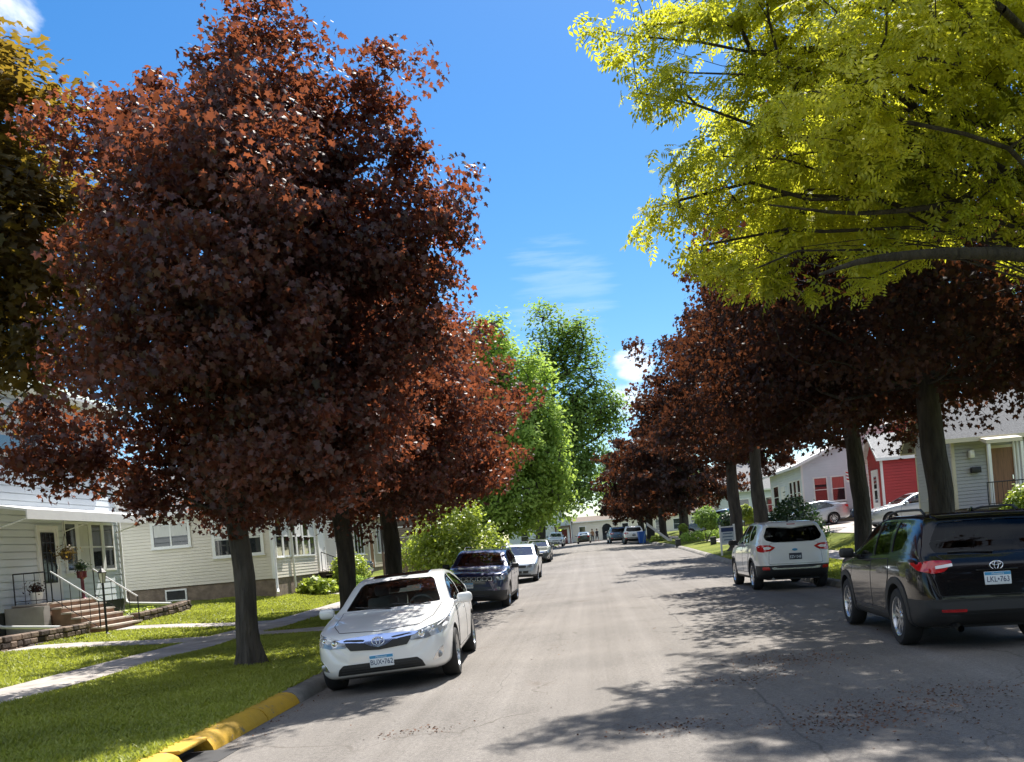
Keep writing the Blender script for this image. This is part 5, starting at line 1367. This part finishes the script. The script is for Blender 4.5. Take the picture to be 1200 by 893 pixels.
more(wagon, -3.9, 106, R(180), 'pale utility vehicle parked far down the left side', 'white', 'silver')
more(saloon, -4.0, 116, R(180), 'small silver saloon farthest back in the left row', 'silver', 'white')
more(hatch, 4.1, 83.5, R(0), 'white utility vehicle parked beside the blue wheeled bin', 'white', 'pearl')
more(hatch, 2.9, 93, R(4), 'grey blue utility vehicle ahead of the white one by the bin', 'steel', 'pearl')
more(saloon, -.6, 118, R(0), 'dark saloon in the middle of the far end of the street', 'graphite', 'white', 'vehicles far down the street')
DG = 'cars standing in driveways'
more(saloon, 12.75, 52.0, R(90), 'silver saloon standing crosswise behind the dark round shrub', 'silver', 'white', DG)
more(saloon, 18.0, 53.4, R(90), 'dark blue saloon in the driveway beside the white bungalow', 'navy', 'white', DG)
more(saloon, 14.9, 40.8, R(92), 'silver saloon in front of the red house', 'silver', 'white', DG)
more(boxy, -13.6, 45.4, R(-90), 'dark blue utility vehicle behind the brown board fence', None, None, DG)
more(boxy, 10.6, 78, R(70), 'dark blue vehicle on the lawn side under the far right trees', 'steel', 'navy', DG)

# ------------------------------------------------------------------ trees
def gz(x, y): return (x, y, G(x, y))
MG = 'crimson maples along the street'
LT = 'crimson maple in front of the cream bungalow, white saloon beside it'
b1 = gz(-5.9, 15.2)
L1 = [(306,14,30,0),(308,48,36,0),(310,90,60,.2),(255,120,50,.4),(370,70,34,.3),(385,140,66,0),(440,90,34,.2),(475,68,16,0),(185,88,24,.2),(195,120,36,.3),(140,150,44,.3),(88,165,30,0),(315,200,105,0),(455,235,66,0),(512,245,44,-.2),(545,280,22,.1),(470,165,28,0),(215,250,96,-.3),(105,260,40,.4),(160,330,54,.2),(430,325,92,.2),(510,315,30,0),(320,340,120,0),(105,430,44,0),(210,440,98,-.2),(330,480,108,0),(430,440,84,.3),(480,400,50,0),(80,525,52,-.2),(42,548,30,0),(180,540,74,.2),(290,565,60,-.4),(385,540,66,.2),
      (320,260,100,2.0),(320,260,100,-2.0),(330,410,108,2.5),(290,420,108,-2.3),(250,505,76,1.8),(345,500,76,-2.0),(330,160,56,1.3),(320,160,56,-1.2)]
make_tree('maple_tree', 'tall crimson maple on the near left boulevard in front of the white house', 'tree', b1,
          [(0,0,-.15,.30),(.0,0,.12,.22),(-.01,0,.6,.19),(.04,.0,1.5,.175),(-.02,0,2.6,.165),(.05,.05,4.2,.15),(.1,.0,6.2,.10),(.1,0,8.2,.05),(.1,0,9.6,.015)], lobes_px(b1, 15.2, L1), 720, 165, 'maple', .086, M_['leaf_red'], M_['bark'], 11, MG, sig=.27, rough_edge=.26, shell=.62, tilt=1.15, up=.40, outn=.55, down=1.3, limb_r=.06, zmin=2.7, twig=.005)
def street_maple(name, label, x, y, tr, H, Rw, seed, ncl, lpc, size, lm='leaf_dark', zb=2.4, lean=0, fork=False, squash=1.0):
    b = gz(x, y); rng = random.Random(seed); L = []
    for k in range(16):
        a = rng.uniform(0, 6.28); t = (k+.5)/16; z = zb+.8+(H-zb-1.8)*t; w = Rw*(1-.1*abs(t-.35)*4 if t < .35 else (1-((t-.35)/.72)**2.0)); rr = Rw*rng.uniform(.34, .46)
        d = max(0, w-rr*.7)*(1 if k % 4 else .3); L.append((d*math.cos(a+k*2.4)+lean*t, d*math.sin(a+k*2.4), z, rr, rr, rr*.85*squash))
    for k in range(7):
        a = k*.9+rng.uniform(-.2, .2); L.append((Rw*.62*math.cos(a), Rw*.62*math.sin(a), zb+.9, Rw*.36, Rw*.36, Rw*.22))
    T = [(0,0,-.15,tr*1.9),(0,0,.12,tr*1.3),(0,0,.7,tr*1.05),(.05,0,1.8,tr),(-.03,0,3.0,tr*.92),(lean*.15+.05,.05,H*.45,tr*.7),(lean*.4,0,H*.65,tr*.4),(lean*.6,0,H*.85,tr*.12)]
    return make_tree(name, label, 'tree', b, T, L, ncl, lpc, 'maple', size, M_[lm], M_['bark_dark'], seed, MG, sig=.33, rough_edge=.28, tilt=1.1, up=.38, outn=.55, down=1.3, limb_r=tr*.35, zmin=zb+.4, twig=.005)
street_maple('maple_tree', 'crimson maple with the thin left trunk behind the white saloon', -6.6, 24.2, .23, 10.2, 4.4, 21, 520, 110, .102, 'leaf_red', zb=2.8)
street_maple('maple_tree', 'crimson maple with the right trunk beside the dark blue utility vehicle', -6.5, 29.5, .27, 10.6, 4.7, 22, 560, 105, .108, 'leaf_red', zb=3.3)
street_maple('maple_tree', 'crimson maple with the thick trunk in front of the grey house', 8.1, 20.6, .29, 11.5, 5.4, 31, 600, 92, .105, zb=3.9, lean=-.9)
street_maple('maple_tree', 'crimson maple with the bent trunk between the two right utility vehicles', 8.0, 26.2, .255, 11.2, 5.3, 32, 600, 90, .11, zb=4.3, lean=-.8)
street_maple('maple_tree', 'crimson maple with its trunk right behind the white utility vehicle', 7.9, 41, .32, 12.4, 5.3, 33, 440, 72, .15, 'leaf_dark', zb=5.5)
street_maple('maple_tree', 'crimson maple behind the white yard sign', 8.1, 49, .34, 11.8, 5.0, 35, 360, 44, .20, zb=5.0)
t5 = street_maple('maple_tree', 'crimson maple standing past the yard sign by the dark boxes', 7.7, 72, .36, 11.5, 5.6, 34, 380, 36, .25, zb=2.9)
def again(src, x, y, rz, s, label, group=MG):
    c = copy_tree(src); c.location = gz(x, y); c.rotation_euler = (0, 0, rz); c.scale = (s, s, s); c['label'] = label; c['group'] = group; return c
again(t5, 7.2, 86, 4.0, .95, 'crimson maple behind the blue wheeled bin'); again(t5, 6.7, 97, 1.0, 1.0, 'crimson maple second beyond the blue wheeled bin'); again(t5, 6.6, 109, 3.0, .9, 'crimson maple farthest along the right side')
# bronze tree at the left edge
b2 = gz(-12.6, 17.2)
L2 = [(-10,130,90,0),(40,170,70,0),(20,260,95,.2),(-60,230,120,0),(-20,360,105,0),(40,400,60,-.2),(30,450,40,.2),(-80,380,110,.5),(-60,120,100,.3),(-40,250,110,2),(-40,260,110,-1.8),(62,230,45,0),(75,300,38,.2),(20,95,36,0)]
make_tree('maple_tree', 'olive bronze leaved maple reaching in at the left edge', 'tree', b2, [(0,0,-.1,.4),(0,0,.15,.28),(0,0,1.5,.22),(0,.05,3.5,.2),(.1,0,6,.13),(0,0,8.5,.06),(0,0,10,.02)], lobes_px(b2, 17.2, L2), 420, 36, 'maple', .16, M_['leaf_bronze'], M_['bark'], 41, None, sig=.33)
# golden locust overhanging from the right
b3 = gz(8.3, 13.2)
L3 = [(765,40,58,.3),(800,85,52,0),(732,32,30,.2),(750,105,24,.1),(850,40,90,.5),(940,60,96,0),(1040,40,104,.8),(1140,40,104,0),(1240,60,120,.6),(795,235,46,0),(765,228,28,.3),(845,190,60,-.2),(930,175,90,.2),(1030,165,96,0),(1120,150,95,-.3),(1220,170,110,.3),(825,285,46,.1),(785,305,26,0),(890,290,52,0),(950,285,56,.3),(870,325,26,-.2),(1050,235,62,.2),(1150,215,60,0),(1240,250,60,.2),(975,320,24,.3),(1020,300,26,.2),
      (950,60,110,2.8),(1100,60,120,2.8),(960,190,90,2.2),(1100,170,95,2.4),(1000,60,110,-2.4),(1120,110,105,-2.6),(950,180,76,-2.0),(1250,0,150,0),(1100,-60,140,0),(950,-60,120,0),(1400,100,150,0),(1380,-60,160,1)]
w3 = lambda px, py, Y, r: (*at(px, py, Y), r)
make_tree('locust_tree', 'golden yellow locust overhanging the street from the upper right', 'tree', b3, [(0,0,-.1,.5),(0,0,.2,.34),(0,0,1.6,.28),(.05,0,3.2,.25),(.1,.1,5,.2),(.2,0,7.5,.13),(.2,0,10,.06),(.2,0,11.5,.03)], lobes_px(b3, 13.2, L3), 780, 27, 'frond', .225, M_['leaf_gold'], M_['bark_dark'], 51, None, sig=.34, flat=.36, tilt=.6, hang=.16, limb_r=.06, twig=.005, zmin=4.2, arch=.16, rough_edge=.3,
          limbs=[[(8.35, 13.2, G(8.3, 13.2)+4.4, .17), w3(1290, 318, 13.0, .13), w3(1190, 298, 12.7, .095), w3(1100, 297, 12.5, .075), w3(1020, 304, 12.3, .05), w3(960, 322, 12.2, .02)],
                 [(8.4, 13.3, G(8.3, 13.2)+7.6, .13), w3(1250, 30, 13.2, .10), w3(1160, 28, 13.0, .085), w3(1090, 20, 12.8, .06), w3(1020, -20, 12.6, .03)],
                 [(8.4, 13.2, G(8.3, 13.2)+5.8, .12), w3(1200, 200, 13.2, .07), w3(1110, 240, 13.0, .05), w3(1010, 250, 12.8, .03), w3(900, 240, 12.6, .012)]])
# tall trees down the street
b4 = gz(-7.5, 72)
L4 = [(575,400,30,0),(560,430,38,1),(600,430,36,-1),(560,480,42,0),(610,490,42,0),(585,540,45,1),(635,540,40,0),(600,585,45,-1),(645,572,30,0),(560,590,40,0),(620,440,30,2),(590,470,45,3),(590,520,45,-3),(640,500,28,0),(545,540,40,2),(575,372,16,0)]
make_tree('tall_tree', 'tall yellow green tree rising behind the left parked cars', 'tree', b4, [(0,0,-.2,.8),(0,0,.3,.55),(0,0,4,.45),(.2,0,9,.3),(.2,0,14,.15),(.2,0,18,.05)], lobes_px(b4, 72, L4), 1300, 42, 'oval', .34, M_['leaf_lime'], M_['bark_dark'], 61, None, sig=.75, flat=.7, twig=.012, limb_r=.2, sides=(8, 4), hang=.5)
b5 = gz(-5.8, 108)
L5 = [(637,372,18,0),(672,392,26,0),(650,408,26,0),(690,415,20,1),(675,440,26,-1),(640,430,24,0),(700,470,26,0),(720,480,16,0),(660,480,30,1),(690,495,28,0),(640,500,24,-2),(665,530,30,0),(680,565,30,1),(655,590,26,0),(690,540,18,0),(715,495,14,1)]
make_tree('tall_tree', 'tall dark green tree with open crown far down the street', 'tree', b5, [(0,0,-.2,.9),(0,0,.4,.65),(.5,0,6,.5),(1.6,0,12,.4),(3.0,0,18,.26),(3.3,0,23,.12),(2.5,0,27,.04)], lobes_px(b5, 108, L5), 520, 38, 'oval', .44, M_['leaf_green'], M_['bark_dark'], 62, None, sig=.85, flat=.7, twig=.03, limb_r=.3, sides=(8, 4))
again(bpy.data.objects[bpy.data.objects[-1].name] if False else [o for o in bpy.data.objects if o.get('label', '').startswith('tall dark green')][0], -14, 132, 2.2, .85, 'dark green tree behind the gabled building', 'trees beyond the end of the street')
for k, (x, y, s, lb) in enumerate([(2.5, 172, .62, 'dark green tree behind the pale building, left one'), (11, 178, .62, 'dark green tree behind the pale building, middle one'), (22, 176, .7, 'dark green tree behind the pale building, right one'), (-13, 95, .62, 'dark green tree in the yards behind the yellow green tree'), (21, 112, .75, 'dark green tree behind the pale house'), (-24, 66, .6, 'dark green tree behind the tan house'), (30, 70, .7, 'dark green tree behind the white bungalow')]):
    again([o for o in bpy.data.objects if o.get('label', '').startswith('tall dark green')][0], x, y, k*1.1, s, lb, 'trees beyond the houses')
# the street goes on behind the camera
for k, (x, y, s) in enumerate([(-6.4, -7, .95), (-6.6, -16, 1.05), (8.8, -1.2, 1.0), (8.2, -13, 1.0), (8.2, -23, 1.0), (-6.5, -27, 1.0)]):
    again(t5, x, y, k*1.3, s, 'crimson maple on the stretch of street behind the viewer')
# bright shrub tree and the others
b6 = gz(-6.6, 37.6)
bush('shrub', 'large bright yellow green shrub behind the dark blue utility vehicle', 'shrub', b6, lobes_px(b6, 37.6, [(528,618,40,0),(500,645,34,.3),(558,648,34,0),(545,602,24,.2),(515,600,18,0),(480,650,18,0),(585,640,14,0),(575,622,12,.2),(530,660,36,-.6),(505,630,24,.4)]), 9000, .17, M_['leaf_bush'], 71, stems=9, inner=.35)
b7 = gz(9.9, 41.5)
bush('shrub', 'dark green round shrub between the white vehicle and the bungalow', 'shrub', b7, lobes_px(b7, 41.5, [(930,615,32,0),(912,622,22,.2),(950,628,22,0),(930,600,20,.1),(940,640,26,0)]), 6500, .16, M_['leaf_deep'], 72, inner=.6)
HG = 'bushes on the far right lawns'
for (px, py, Y, r, lb, lm) in ((826, 606, 62, 13, 'rounded clipped green bush behind the white yard sign', 'leaf_green'), (852, 610, 58, 11, 'dark green bush right behind the yard sign', 'leaf_deep'), (872, 600, 55, 9, 'yellow green bush beside the trunk behind the white vehicle', 'leaf_bush'), (800, 618, 66, 4, 'small pointed green bush beside the far trunk', 'leaf_bush'), (768, 633, 78, 6, 'low pale green plants beside the white slide', 'leaf_bush')):
    p = at(px, py, Y); bs = gz(p.x, Y); rm = r*Y/FPX
    bush('bush', lb, 'bush', bs, [(0, 0, max(.3*rm, p.z-bs[2]), rm*1.1, rm, rm), (rm*.8, .3, max(.3*rm, p.z-bs[2])*.8, rm*.8, rm*.8, rm*.8)], 1500, .2, M_[lm], int(px), group=HG)
p = at(845, 622, 64); bush('hedge', 'low light green ground cover strip across the right lawn', 'hedge', gz(p.x, 64), [(k*.8-2.4, k*.25, .3, .7, .6, .42) for k in range(7)], 3000, .16, M_['leaf_lime'], 73)

# ------------------------------------------------------------------ street things
s = thing('yard_sign', 'white post yard sign with a dark header on the right boulevard', 'sign', gz(*at(853, 632, 46).xy)); s.rotation_euler = (0, 0, R(6))
for x in (-.37, .37): b = MB(); b.bx(x-.04, x+.04, -.04, .04, -.3, 1.55); b.build('post', M_['trim'], s)
for z in (1.40, .52): b = MB(); b.bx(-.33, .33, -.035, .035, z, z+.06); b.build('crossbar', M_['trim'], s)
b = MB(); b.bx(-.325, .325, -.015, .015, .585, 1.395); pn = b.build('panel', mat('sign_face', (.52, .58, .62), .5, var=.1), s)
b = MB(); b.bx(-.32, .32, -.019, -.0155, 1.18, 1.385); b.build('header', M_['plate_ink'], pn)
for k, w in enumerate((.24, .27, .21)): b = MB(); b.bx(-w, w, -.0185, -.0155, 1.06-k*.16, 1.11-k*.16); b.build('printed_line', M_['steel'], pn)
# seed and bark litter swept together on the road
rng = np.random.default_rng(77); C = []
for (px, py, w, d, n) in ((1040, 838, .9, .35, 900), (985, 852, .5, .2, 250), (930, 776, .7, .3, 500), (790, 857, .4, .15, 200), (490, 857, .35, .1, 130), (505, 757, .3, .08, 90), (1120, 812, .6, .25, 300), (690, 650, .6, 1.2, 200), (880, 800, .6, .2, 220)):
    du, dv = px-VX, VY-py; v = -du*SN+dv*CS; Y = -1.68*FPX/v; X = (du*CS+dv*SN)*Y/FPX
    q = rng.normal(size=(n, 2))*np.array((w*.6, d*1.1)); C.append(np.stack([X+q[:, 0], Y+q[:, 1]], 1))
C.append(np.stack([rng.uniform(XL+.1, 6, 160), rng.uniform(6, 30, 160)], 1)); e = rng.uniform(7, 40, 700); C.append(np.stack([XL+.05+np.abs(rng.normal(size=700))*.15, e], 1)); C.append(np.stack([6.25-np.abs(rng.normal(size=700))*.2, e], 1))
C = np.concatenate(C); C = np.array([(x, y, G(x, y)+.006) for x, y in C]); Nn = rng.normal(size=C.shape)*.35+np.array((0, 0, 1.))
M_['soil'] = mat('bare_soil', (.075, .052, .036), 1, var=.4, vscale=6, bump=.8, bscale=30)
M_['litter'] = mat('seed_litter', (.13, .065, .04), .95, var=.5, vscale=3)
o = leaves('leaf_litter', C, Nn, .024, 'oval', M_['litter'], None, rng, svar=.6)
for (x, y, r_) in ((-5.9, 15.2, .55), (-6.6, 24.2, .5), (-6.5, 29.5, .5), (8.1, 20.6, .6), (8.0, 26.2, .6)):
    V = [(x, y, G(x, y)+.035)]; V += [(x+r_*(1+.18*math.sin(3*a+x))*math.cos(a), y+r_*(1+.18*math.sin(3*a+x))*math.sin(a), G(x, y)+.004) for a in np.linspace(0, 2*math.pi, 25)[:-1]]
    o = pydata('bare_soil', V, [(0, k+1, (k+1) % 24+1) for k in range(24)], M_['soil']); o['kind'] = 'structure'; o['kind'] = 'stuff'
def bin_(name, label, x, y, m, s=1.0, rz=0):
    o = thing(name, label, 'bin', gz(x, y), rz); b = MB()
    V = [(-.24,-.26,.06),(.24,-.26,.06),(.24,.22,.12),(-.24,.22,.12),(-.29,-.36,.98),(.29,-.36,.98),(.29,.36,.98),(-.29,.36,.98)]
    b.add([Vector(v)*s for v in V], [(0,3,2,1),(4,5,6,7),(0,1,5,4),(1,2,6,5),(2,3,7,6),(3,0,4,7)]); b.build('body', M_[m], o)
    b = MB(); b.rbx(-.31*s, .31*s, -.38*s, .40*s, .985*s, 1.06*s, .03); b.build('lid', M_[m], o, 40)
    for x_s in (-1, 1):
        b = MB(); b.lathe([(.001, -.03), (.10*s, -.03), (.10*s, .03), (.001, .03)], 16, Matrix.Translation((x_s*.30*s, .24*s, .10*s)) @ Matrix.Rotation(R(90), 4, 'Y')); b.build('wheel', M_['rubber'], o, 40)
    b = MB(); b.tube([(-.24*s, .43*s, .96*s), (.24*s, .43*s, .96*s)], .018*s, 6); b.build('handle', M_['rubber'], o); return o
M_['bin_blue'] = mat('blue_plastic', (.015, .10, .42), .45); M_['bin_dark'] = mat('dark_plastic', (.02, .022, .022), .5)
bin_('wheeled_bin', 'blue wheeled recycling bin standing at the right kerb', 4.75, 80.2, 'bin_blue', 1.05, R(10)); bin_('wheeled_bin', 'black wheeled bin beside the blue one', 5.75, 81.5, 'bin_dark', 1.05, R(-8))
for (px, py, Y, lb) in ((795, 640, 62, 'low dark box standing on grass beside the far kerb'), (836, 635, 57, 'upright dark box on grass in front of the yard sign')):
    p = at(px, py, Y); o = thing('planter_box', lb, 'planter', gz(p.x, Y)); b = MB(); b.rbx(-.18, .18, -.16, .16, -.05, .42, .03); b.build('box', M_['bin_dark'], o, 40); b = MB(); b.rbx(-.21, .21, -.19, .19, .422, .48, .02); b.build('rim', M_['bin_dark'], o, 40)
p = at(772, 630, 74); o = thing('slide', 'pale plastic slide on the lawn beyond the bins', 'slide', gz(p.x, 74)); b = MB()
b.prism([(-.9, 1.55), (.75, .12), (1.05, .08), (1.05, .14), (.78, .19), (-.9, 1.63)], lambda a, z, d: (a, d, z), -.24, .24); fixnorm(b.build('chute', M_['white_lens'], o))
for d in (-.27, .242): b = MB(); b.prism([(-.9, 1.52), (.75, .08), (1.05, .05), (1.05, .24), (.78, .30), (-.9, 1.76)], lambda a, z, q: (a, q, z), d, d+.028); fixnorm(b.build('side_rail', M_['white_lens'], o))
b = MB(); 
for d in (-.22, .22): b.tube([(-.92, d, 1.6), (-1.35, d, -.05)], .03, 6)
for k in range(4): b.tube([(-1.0-.09*k, -.22, 1.3-.34*k), (-1.0-.09*k, .22, 1.3-.34*k)], .02, 6)
b.build('ladder', M_['steel'], o)
p = at(1004, 612, 47); o = thing('marker_post', 'red and white post beside the silver saloon in the driveway', 'post', gz(p.x, 47)); b = MB()
for k in range(5): b.cur = k % 2; b.tube([(0, 0, -.1+k*.28), (0, 0, .18+k*.28)], .05, 10)
b.build('post', [M_['trim'], M_['maroon']], o)

# ------------------------------------------------------------------ people far down the street
M_['skin'] = mat('skin', (.45, .26, .19), .6); M_['cloth_dark'] = mat('dark_cloth', (.02, .02, .03), .9); M_['cloth_tan'] = mat('tan_cloth', (.30, .17, .10), .9); M_['hair'] = mat('hair', (.05, .03, .02), .8)
def person(label, x, y, rz, top, legs, lean=.12, stride=.28):
    root = thing('person', label, 'person', gz(x, y), rz, 'people walking at the end of the street')
    V = [(0,0,.95),(0,-lean*.3,1.15),(0,-lean*.8,1.38),(0,-lean,1.50),(0,-lean*1.2,1.62),(0,-lean*1.2,1.74),
         (.10,0,.90),(.11,-stride*.6,.50),(.11,-stride*.75,.08),(.11,-stride*.75-.16,.04),(-.10,0,.90),(-.11,stride*.3,.50),(-.11,stride*.9,.12),(-.11,stride*.9-.15,.05),
         (.20,-lean*.85,1.40),(.25,.10,1.14),(.24,-.02,.90),(.24,-.05,.80),(-.20,-lean*.85,1.40),(-.25,-.14,1.16),(-.24,-.32,.96),(-.24,-.38,.88)]
    E = [(0,1),(1,2),(2,3),(3,4),(4,5),(0,6),(6,7),(7,8),(8,9),(0,10),(10,11),(11,12),(12,13),(2,14),(14,15),(15,16),(16,17),(2,18),(18,19),(19,20),(20,21)]
    rad = [.15,.14,.15,.06,.10,.08,.10,.07,.05,.035,.10,.07,.05,.035,.06,.048,.036,.03,.06,.048,.036,.03]
    me = bpy.data.meshes.new('body'); me.from_pydata(V, E, []); o = bpy.data.objects.new('body', me); COL.objects.link(o)
    md = o.modifiers.new('skin', 'SKIN'); sv = me.skin_vertices[0].data
    for i, r_ in enumerate(rad): sv[i].radius = (r_, r_); sv[i].use_root = (i == 0)
    o.modifiers.new('sub', 'SUBSURF').levels = 2; dg = bpy.context.evaluated_depsgraph_get(); dg.update()
    m2 = bpy.data.meshes.new_from_object(o.evaluated_get(dg)); bpy.data.objects.remove(o); m2.materials.clear(); m2.shade_smooth()
    m2.polygons.foreach_set('material_index', [1 if (p.center.z > .92 and p.center.z < 1.50 and abs(p.center.x) < .27) else 2 if p.center.z < .98 and p.center.z > (.45 if legs == 'short' else .08) and abs(p.center.x) < .19 else 3 if p.center.z <= .08 else 0 for p in m2.polygons])
    link('body', m2, [M_['skin'], top, M_['cloth_dark'], M_['rubber']], root)
    b = MB(); b.lathe([(.001, .13), (.06, .12), (.10, .06), (.112, -.02), (.10, -.08)], 14, Matrix.Translation((0, -lean*1.2+.025, 1.70))); b.build('hair', M_['hair'], root, 60)
    b = MB(); b.tube([(0, -lean*1.2-.10, 1.68), (0, -lean*1.2-.125, 1.65), (0, -lean*1.2-.10, 1.645)], [.008, .016, .01], 6); b.build('nose', M_['skin'], root, 60)
    return root
person('person in dark clothes and shorts striding beside the far cars', 1.15, 122, R(30), M_['cloth_dark'], 'short'); person('person in tan clothes walking beside the dark saloon', .55, 119.5, R(10), M_['cloth_tan'], 'long', .04, .18)

# ------------------------------------------------------------------ sky, sun, camera
EL, AZ = 58.0, 14.0       # sun elevation; azimuth measured from +Y towards +X
sd = Vector((math.sin(R(AZ))*math.cos(R(EL)), math.cos(R(AZ))*math.cos(R(EL)), math.sin(R(EL))))
l = bpy.data.lights.new('sun', 'SUN'); l.energy = 5.0; l.angle = R(.53); l.color = (1, .95, .87); lo = bpy.data.objects.new('sun', l); COL.objects.link(lo)
lo.rotation_euler = (-sd).to_track_quat('-Z', 'Y').to_euler(); lo.location = (20, 30, 40)
W = bpy.data.worlds.new('World'); S.world = W; W.use_nodes = True; N = W.node_tree.nodes; L = W.node_tree.links; bg = N['Background']
sk = N.new('ShaderNodeTexSky'); sk.sky_type = 'NISHITA'; sk.sun_disc = False; sk.sun_elevation = R(EL); sk.sun_rotation = R(AZ); sk.altitude = 250; sk.air_density = 1.0; sk.dust_density = .35; sk.ozone_density = 2.2
tc = N.new('ShaderNodeTexCoord')
# clouds placed by direction; those given as vectors are unseen, added to fill shade
def cloud(px, py, spread, sc, thr, st):
    d = (at(px, py, 100.)-Vector((0, 0, HC))).normalized() if py is not None else Vector(px).normalized()
    dot = N.new('ShaderNodeVectorMath'); dot.operation = 'DOT_PRODUCT'; dot.inputs[1].default_value = d; nm = N.new('ShaderNodeVectorMath'); nm.operation = 'NORMALIZE'; L.new(tc.outputs['Generated'], nm.inputs[0]); L.new(nm.outputs[0], dot.inputs[0])
    mr = N.new('ShaderNodeMapRange'); mr.interpolation_type = 'SMOOTHSTEP'; mr.inputs[1].default_value = math.cos(spread); mr.inputs[2].default_value = 1; L.new(dot.outputs['Value'], mr.inputs[0])
    mp = N.new('ShaderNodeMapping'); mp.inputs['Scale'].default_value = st; mp.inputs['Rotation'].default_value = (0, R(8), 0); L.new(nm.outputs[0], mp.inputs[0])
    n = N.new('ShaderNodeTexNoise'); n.inputs['Scale'].default_value = sc; n.inputs['Detail'].default_value = 7; n.inputs['Roughness'].default_value = .58; n.inputs['Distortion'].default_value = .3; L.new(mp.outputs[0], n.inputs[0])
    ad = N.new('ShaderNodeMath'); ad.operation = 'ADD'; L.new(n.outputs[0], ad.inputs[0]); m2 = N.new('ShaderNodeMath'); m2.operation = 'MULTIPLY_ADD'; m2.inputs[1].default_value = .75; m2.inputs[2].default_value = -.55; L.new(mr.outputs[0], m2.inputs[0]); L.new(m2.outputs[0], ad.inputs[1])
    r = N.new('ShaderNodeMapRange'); r.interpolation_type = 'SMOOTHSTEP'; r.inputs[1].default_value = thr; r.inputs[2].default_value = thr+.28; L.new(ad.outputs[0], r.inputs[0]); return r.outputs[0]
hs = N.new('ShaderNodeHueSaturation'); hs.inputs['Saturation'].default_value = 1.38; hs.inputs['Value'].default_value = 1.0; L.new(sk.outputs[0], hs.inputs['Color'])
col = hs.outputs[0]
for (px, py, sp_, sc, thr, st, amt) in ((4, 8, .055, 12, .44, (1, 1, 1.3), .9), (742, 425, .04, 14, .45, (1, 1, 2.0), .75), (655, 338, .11, 8, .50, (1, 1, 9), .12), (735, 470, .04, 16, .48, (1, 1, 1.6), .6), ((-.2, -1, .9), None, 1.0, 2.2, .34, (1, 1, 1.6), .6), ((-1, -.2, .8), None, .7, 3, .36, (1, 1, 1.6), .8), ((1, -.3, .7), None, .7, 3, .36, (1, 1, 1.6), .8)):
    mx = N.new('ShaderNodeMix'); mx.data_type = 'RGBA'; mu = N.new('ShaderNodeMath'); mu.operation = 'MULTIPLY'; mu.inputs[1].default_value = amt; L.new(cloud(px, py, sp_, sc, thr, st), mu.inputs[0]); L.new(mu.outputs[0], mx.inputs[0]); L.new(col, mx.inputs[6]); mx.inputs[7].default_value = (8.5, 8.8, 9.2, 1); col = mx.outputs[2]
L.new(col, bg.inputs[0]); bg.inputs[1].default_value = .074
cam = bpy.data.cameras.new('camera'); co = bpy.data.objects.new('camera', cam); COL.objects.link(co); S.camera = co
cam.sensor_width = 36; cam.lens = 36*FPX/1200; cam.shift_x = (600-VX)/1200; cam.shift_y = (VY-446.5)/1200; cam.clip_end = 3000; cam.clip_start = .05
co.matrix_world = Matrix.Translation((0, 0, HC)) @ Matrix.Rotation(R(90), 4, 'X') @ Matrix.Rotation(-ROLL, 4, 'Z')
S.view_settings.view_transform = 'Standard'; S.view_settings.look = 'None'; S.view_settings.gamma = 1; S.view_settings.exposure = 1.2
S.cycles.use_denoising = True; S.cycles.max_bounces = 8; S.cycles.transparent_max_bounces = 12; S.cycles.sample_clamp_indirect = 6
S.render.resolution_x, S.render.resolution_y = 1024, 762
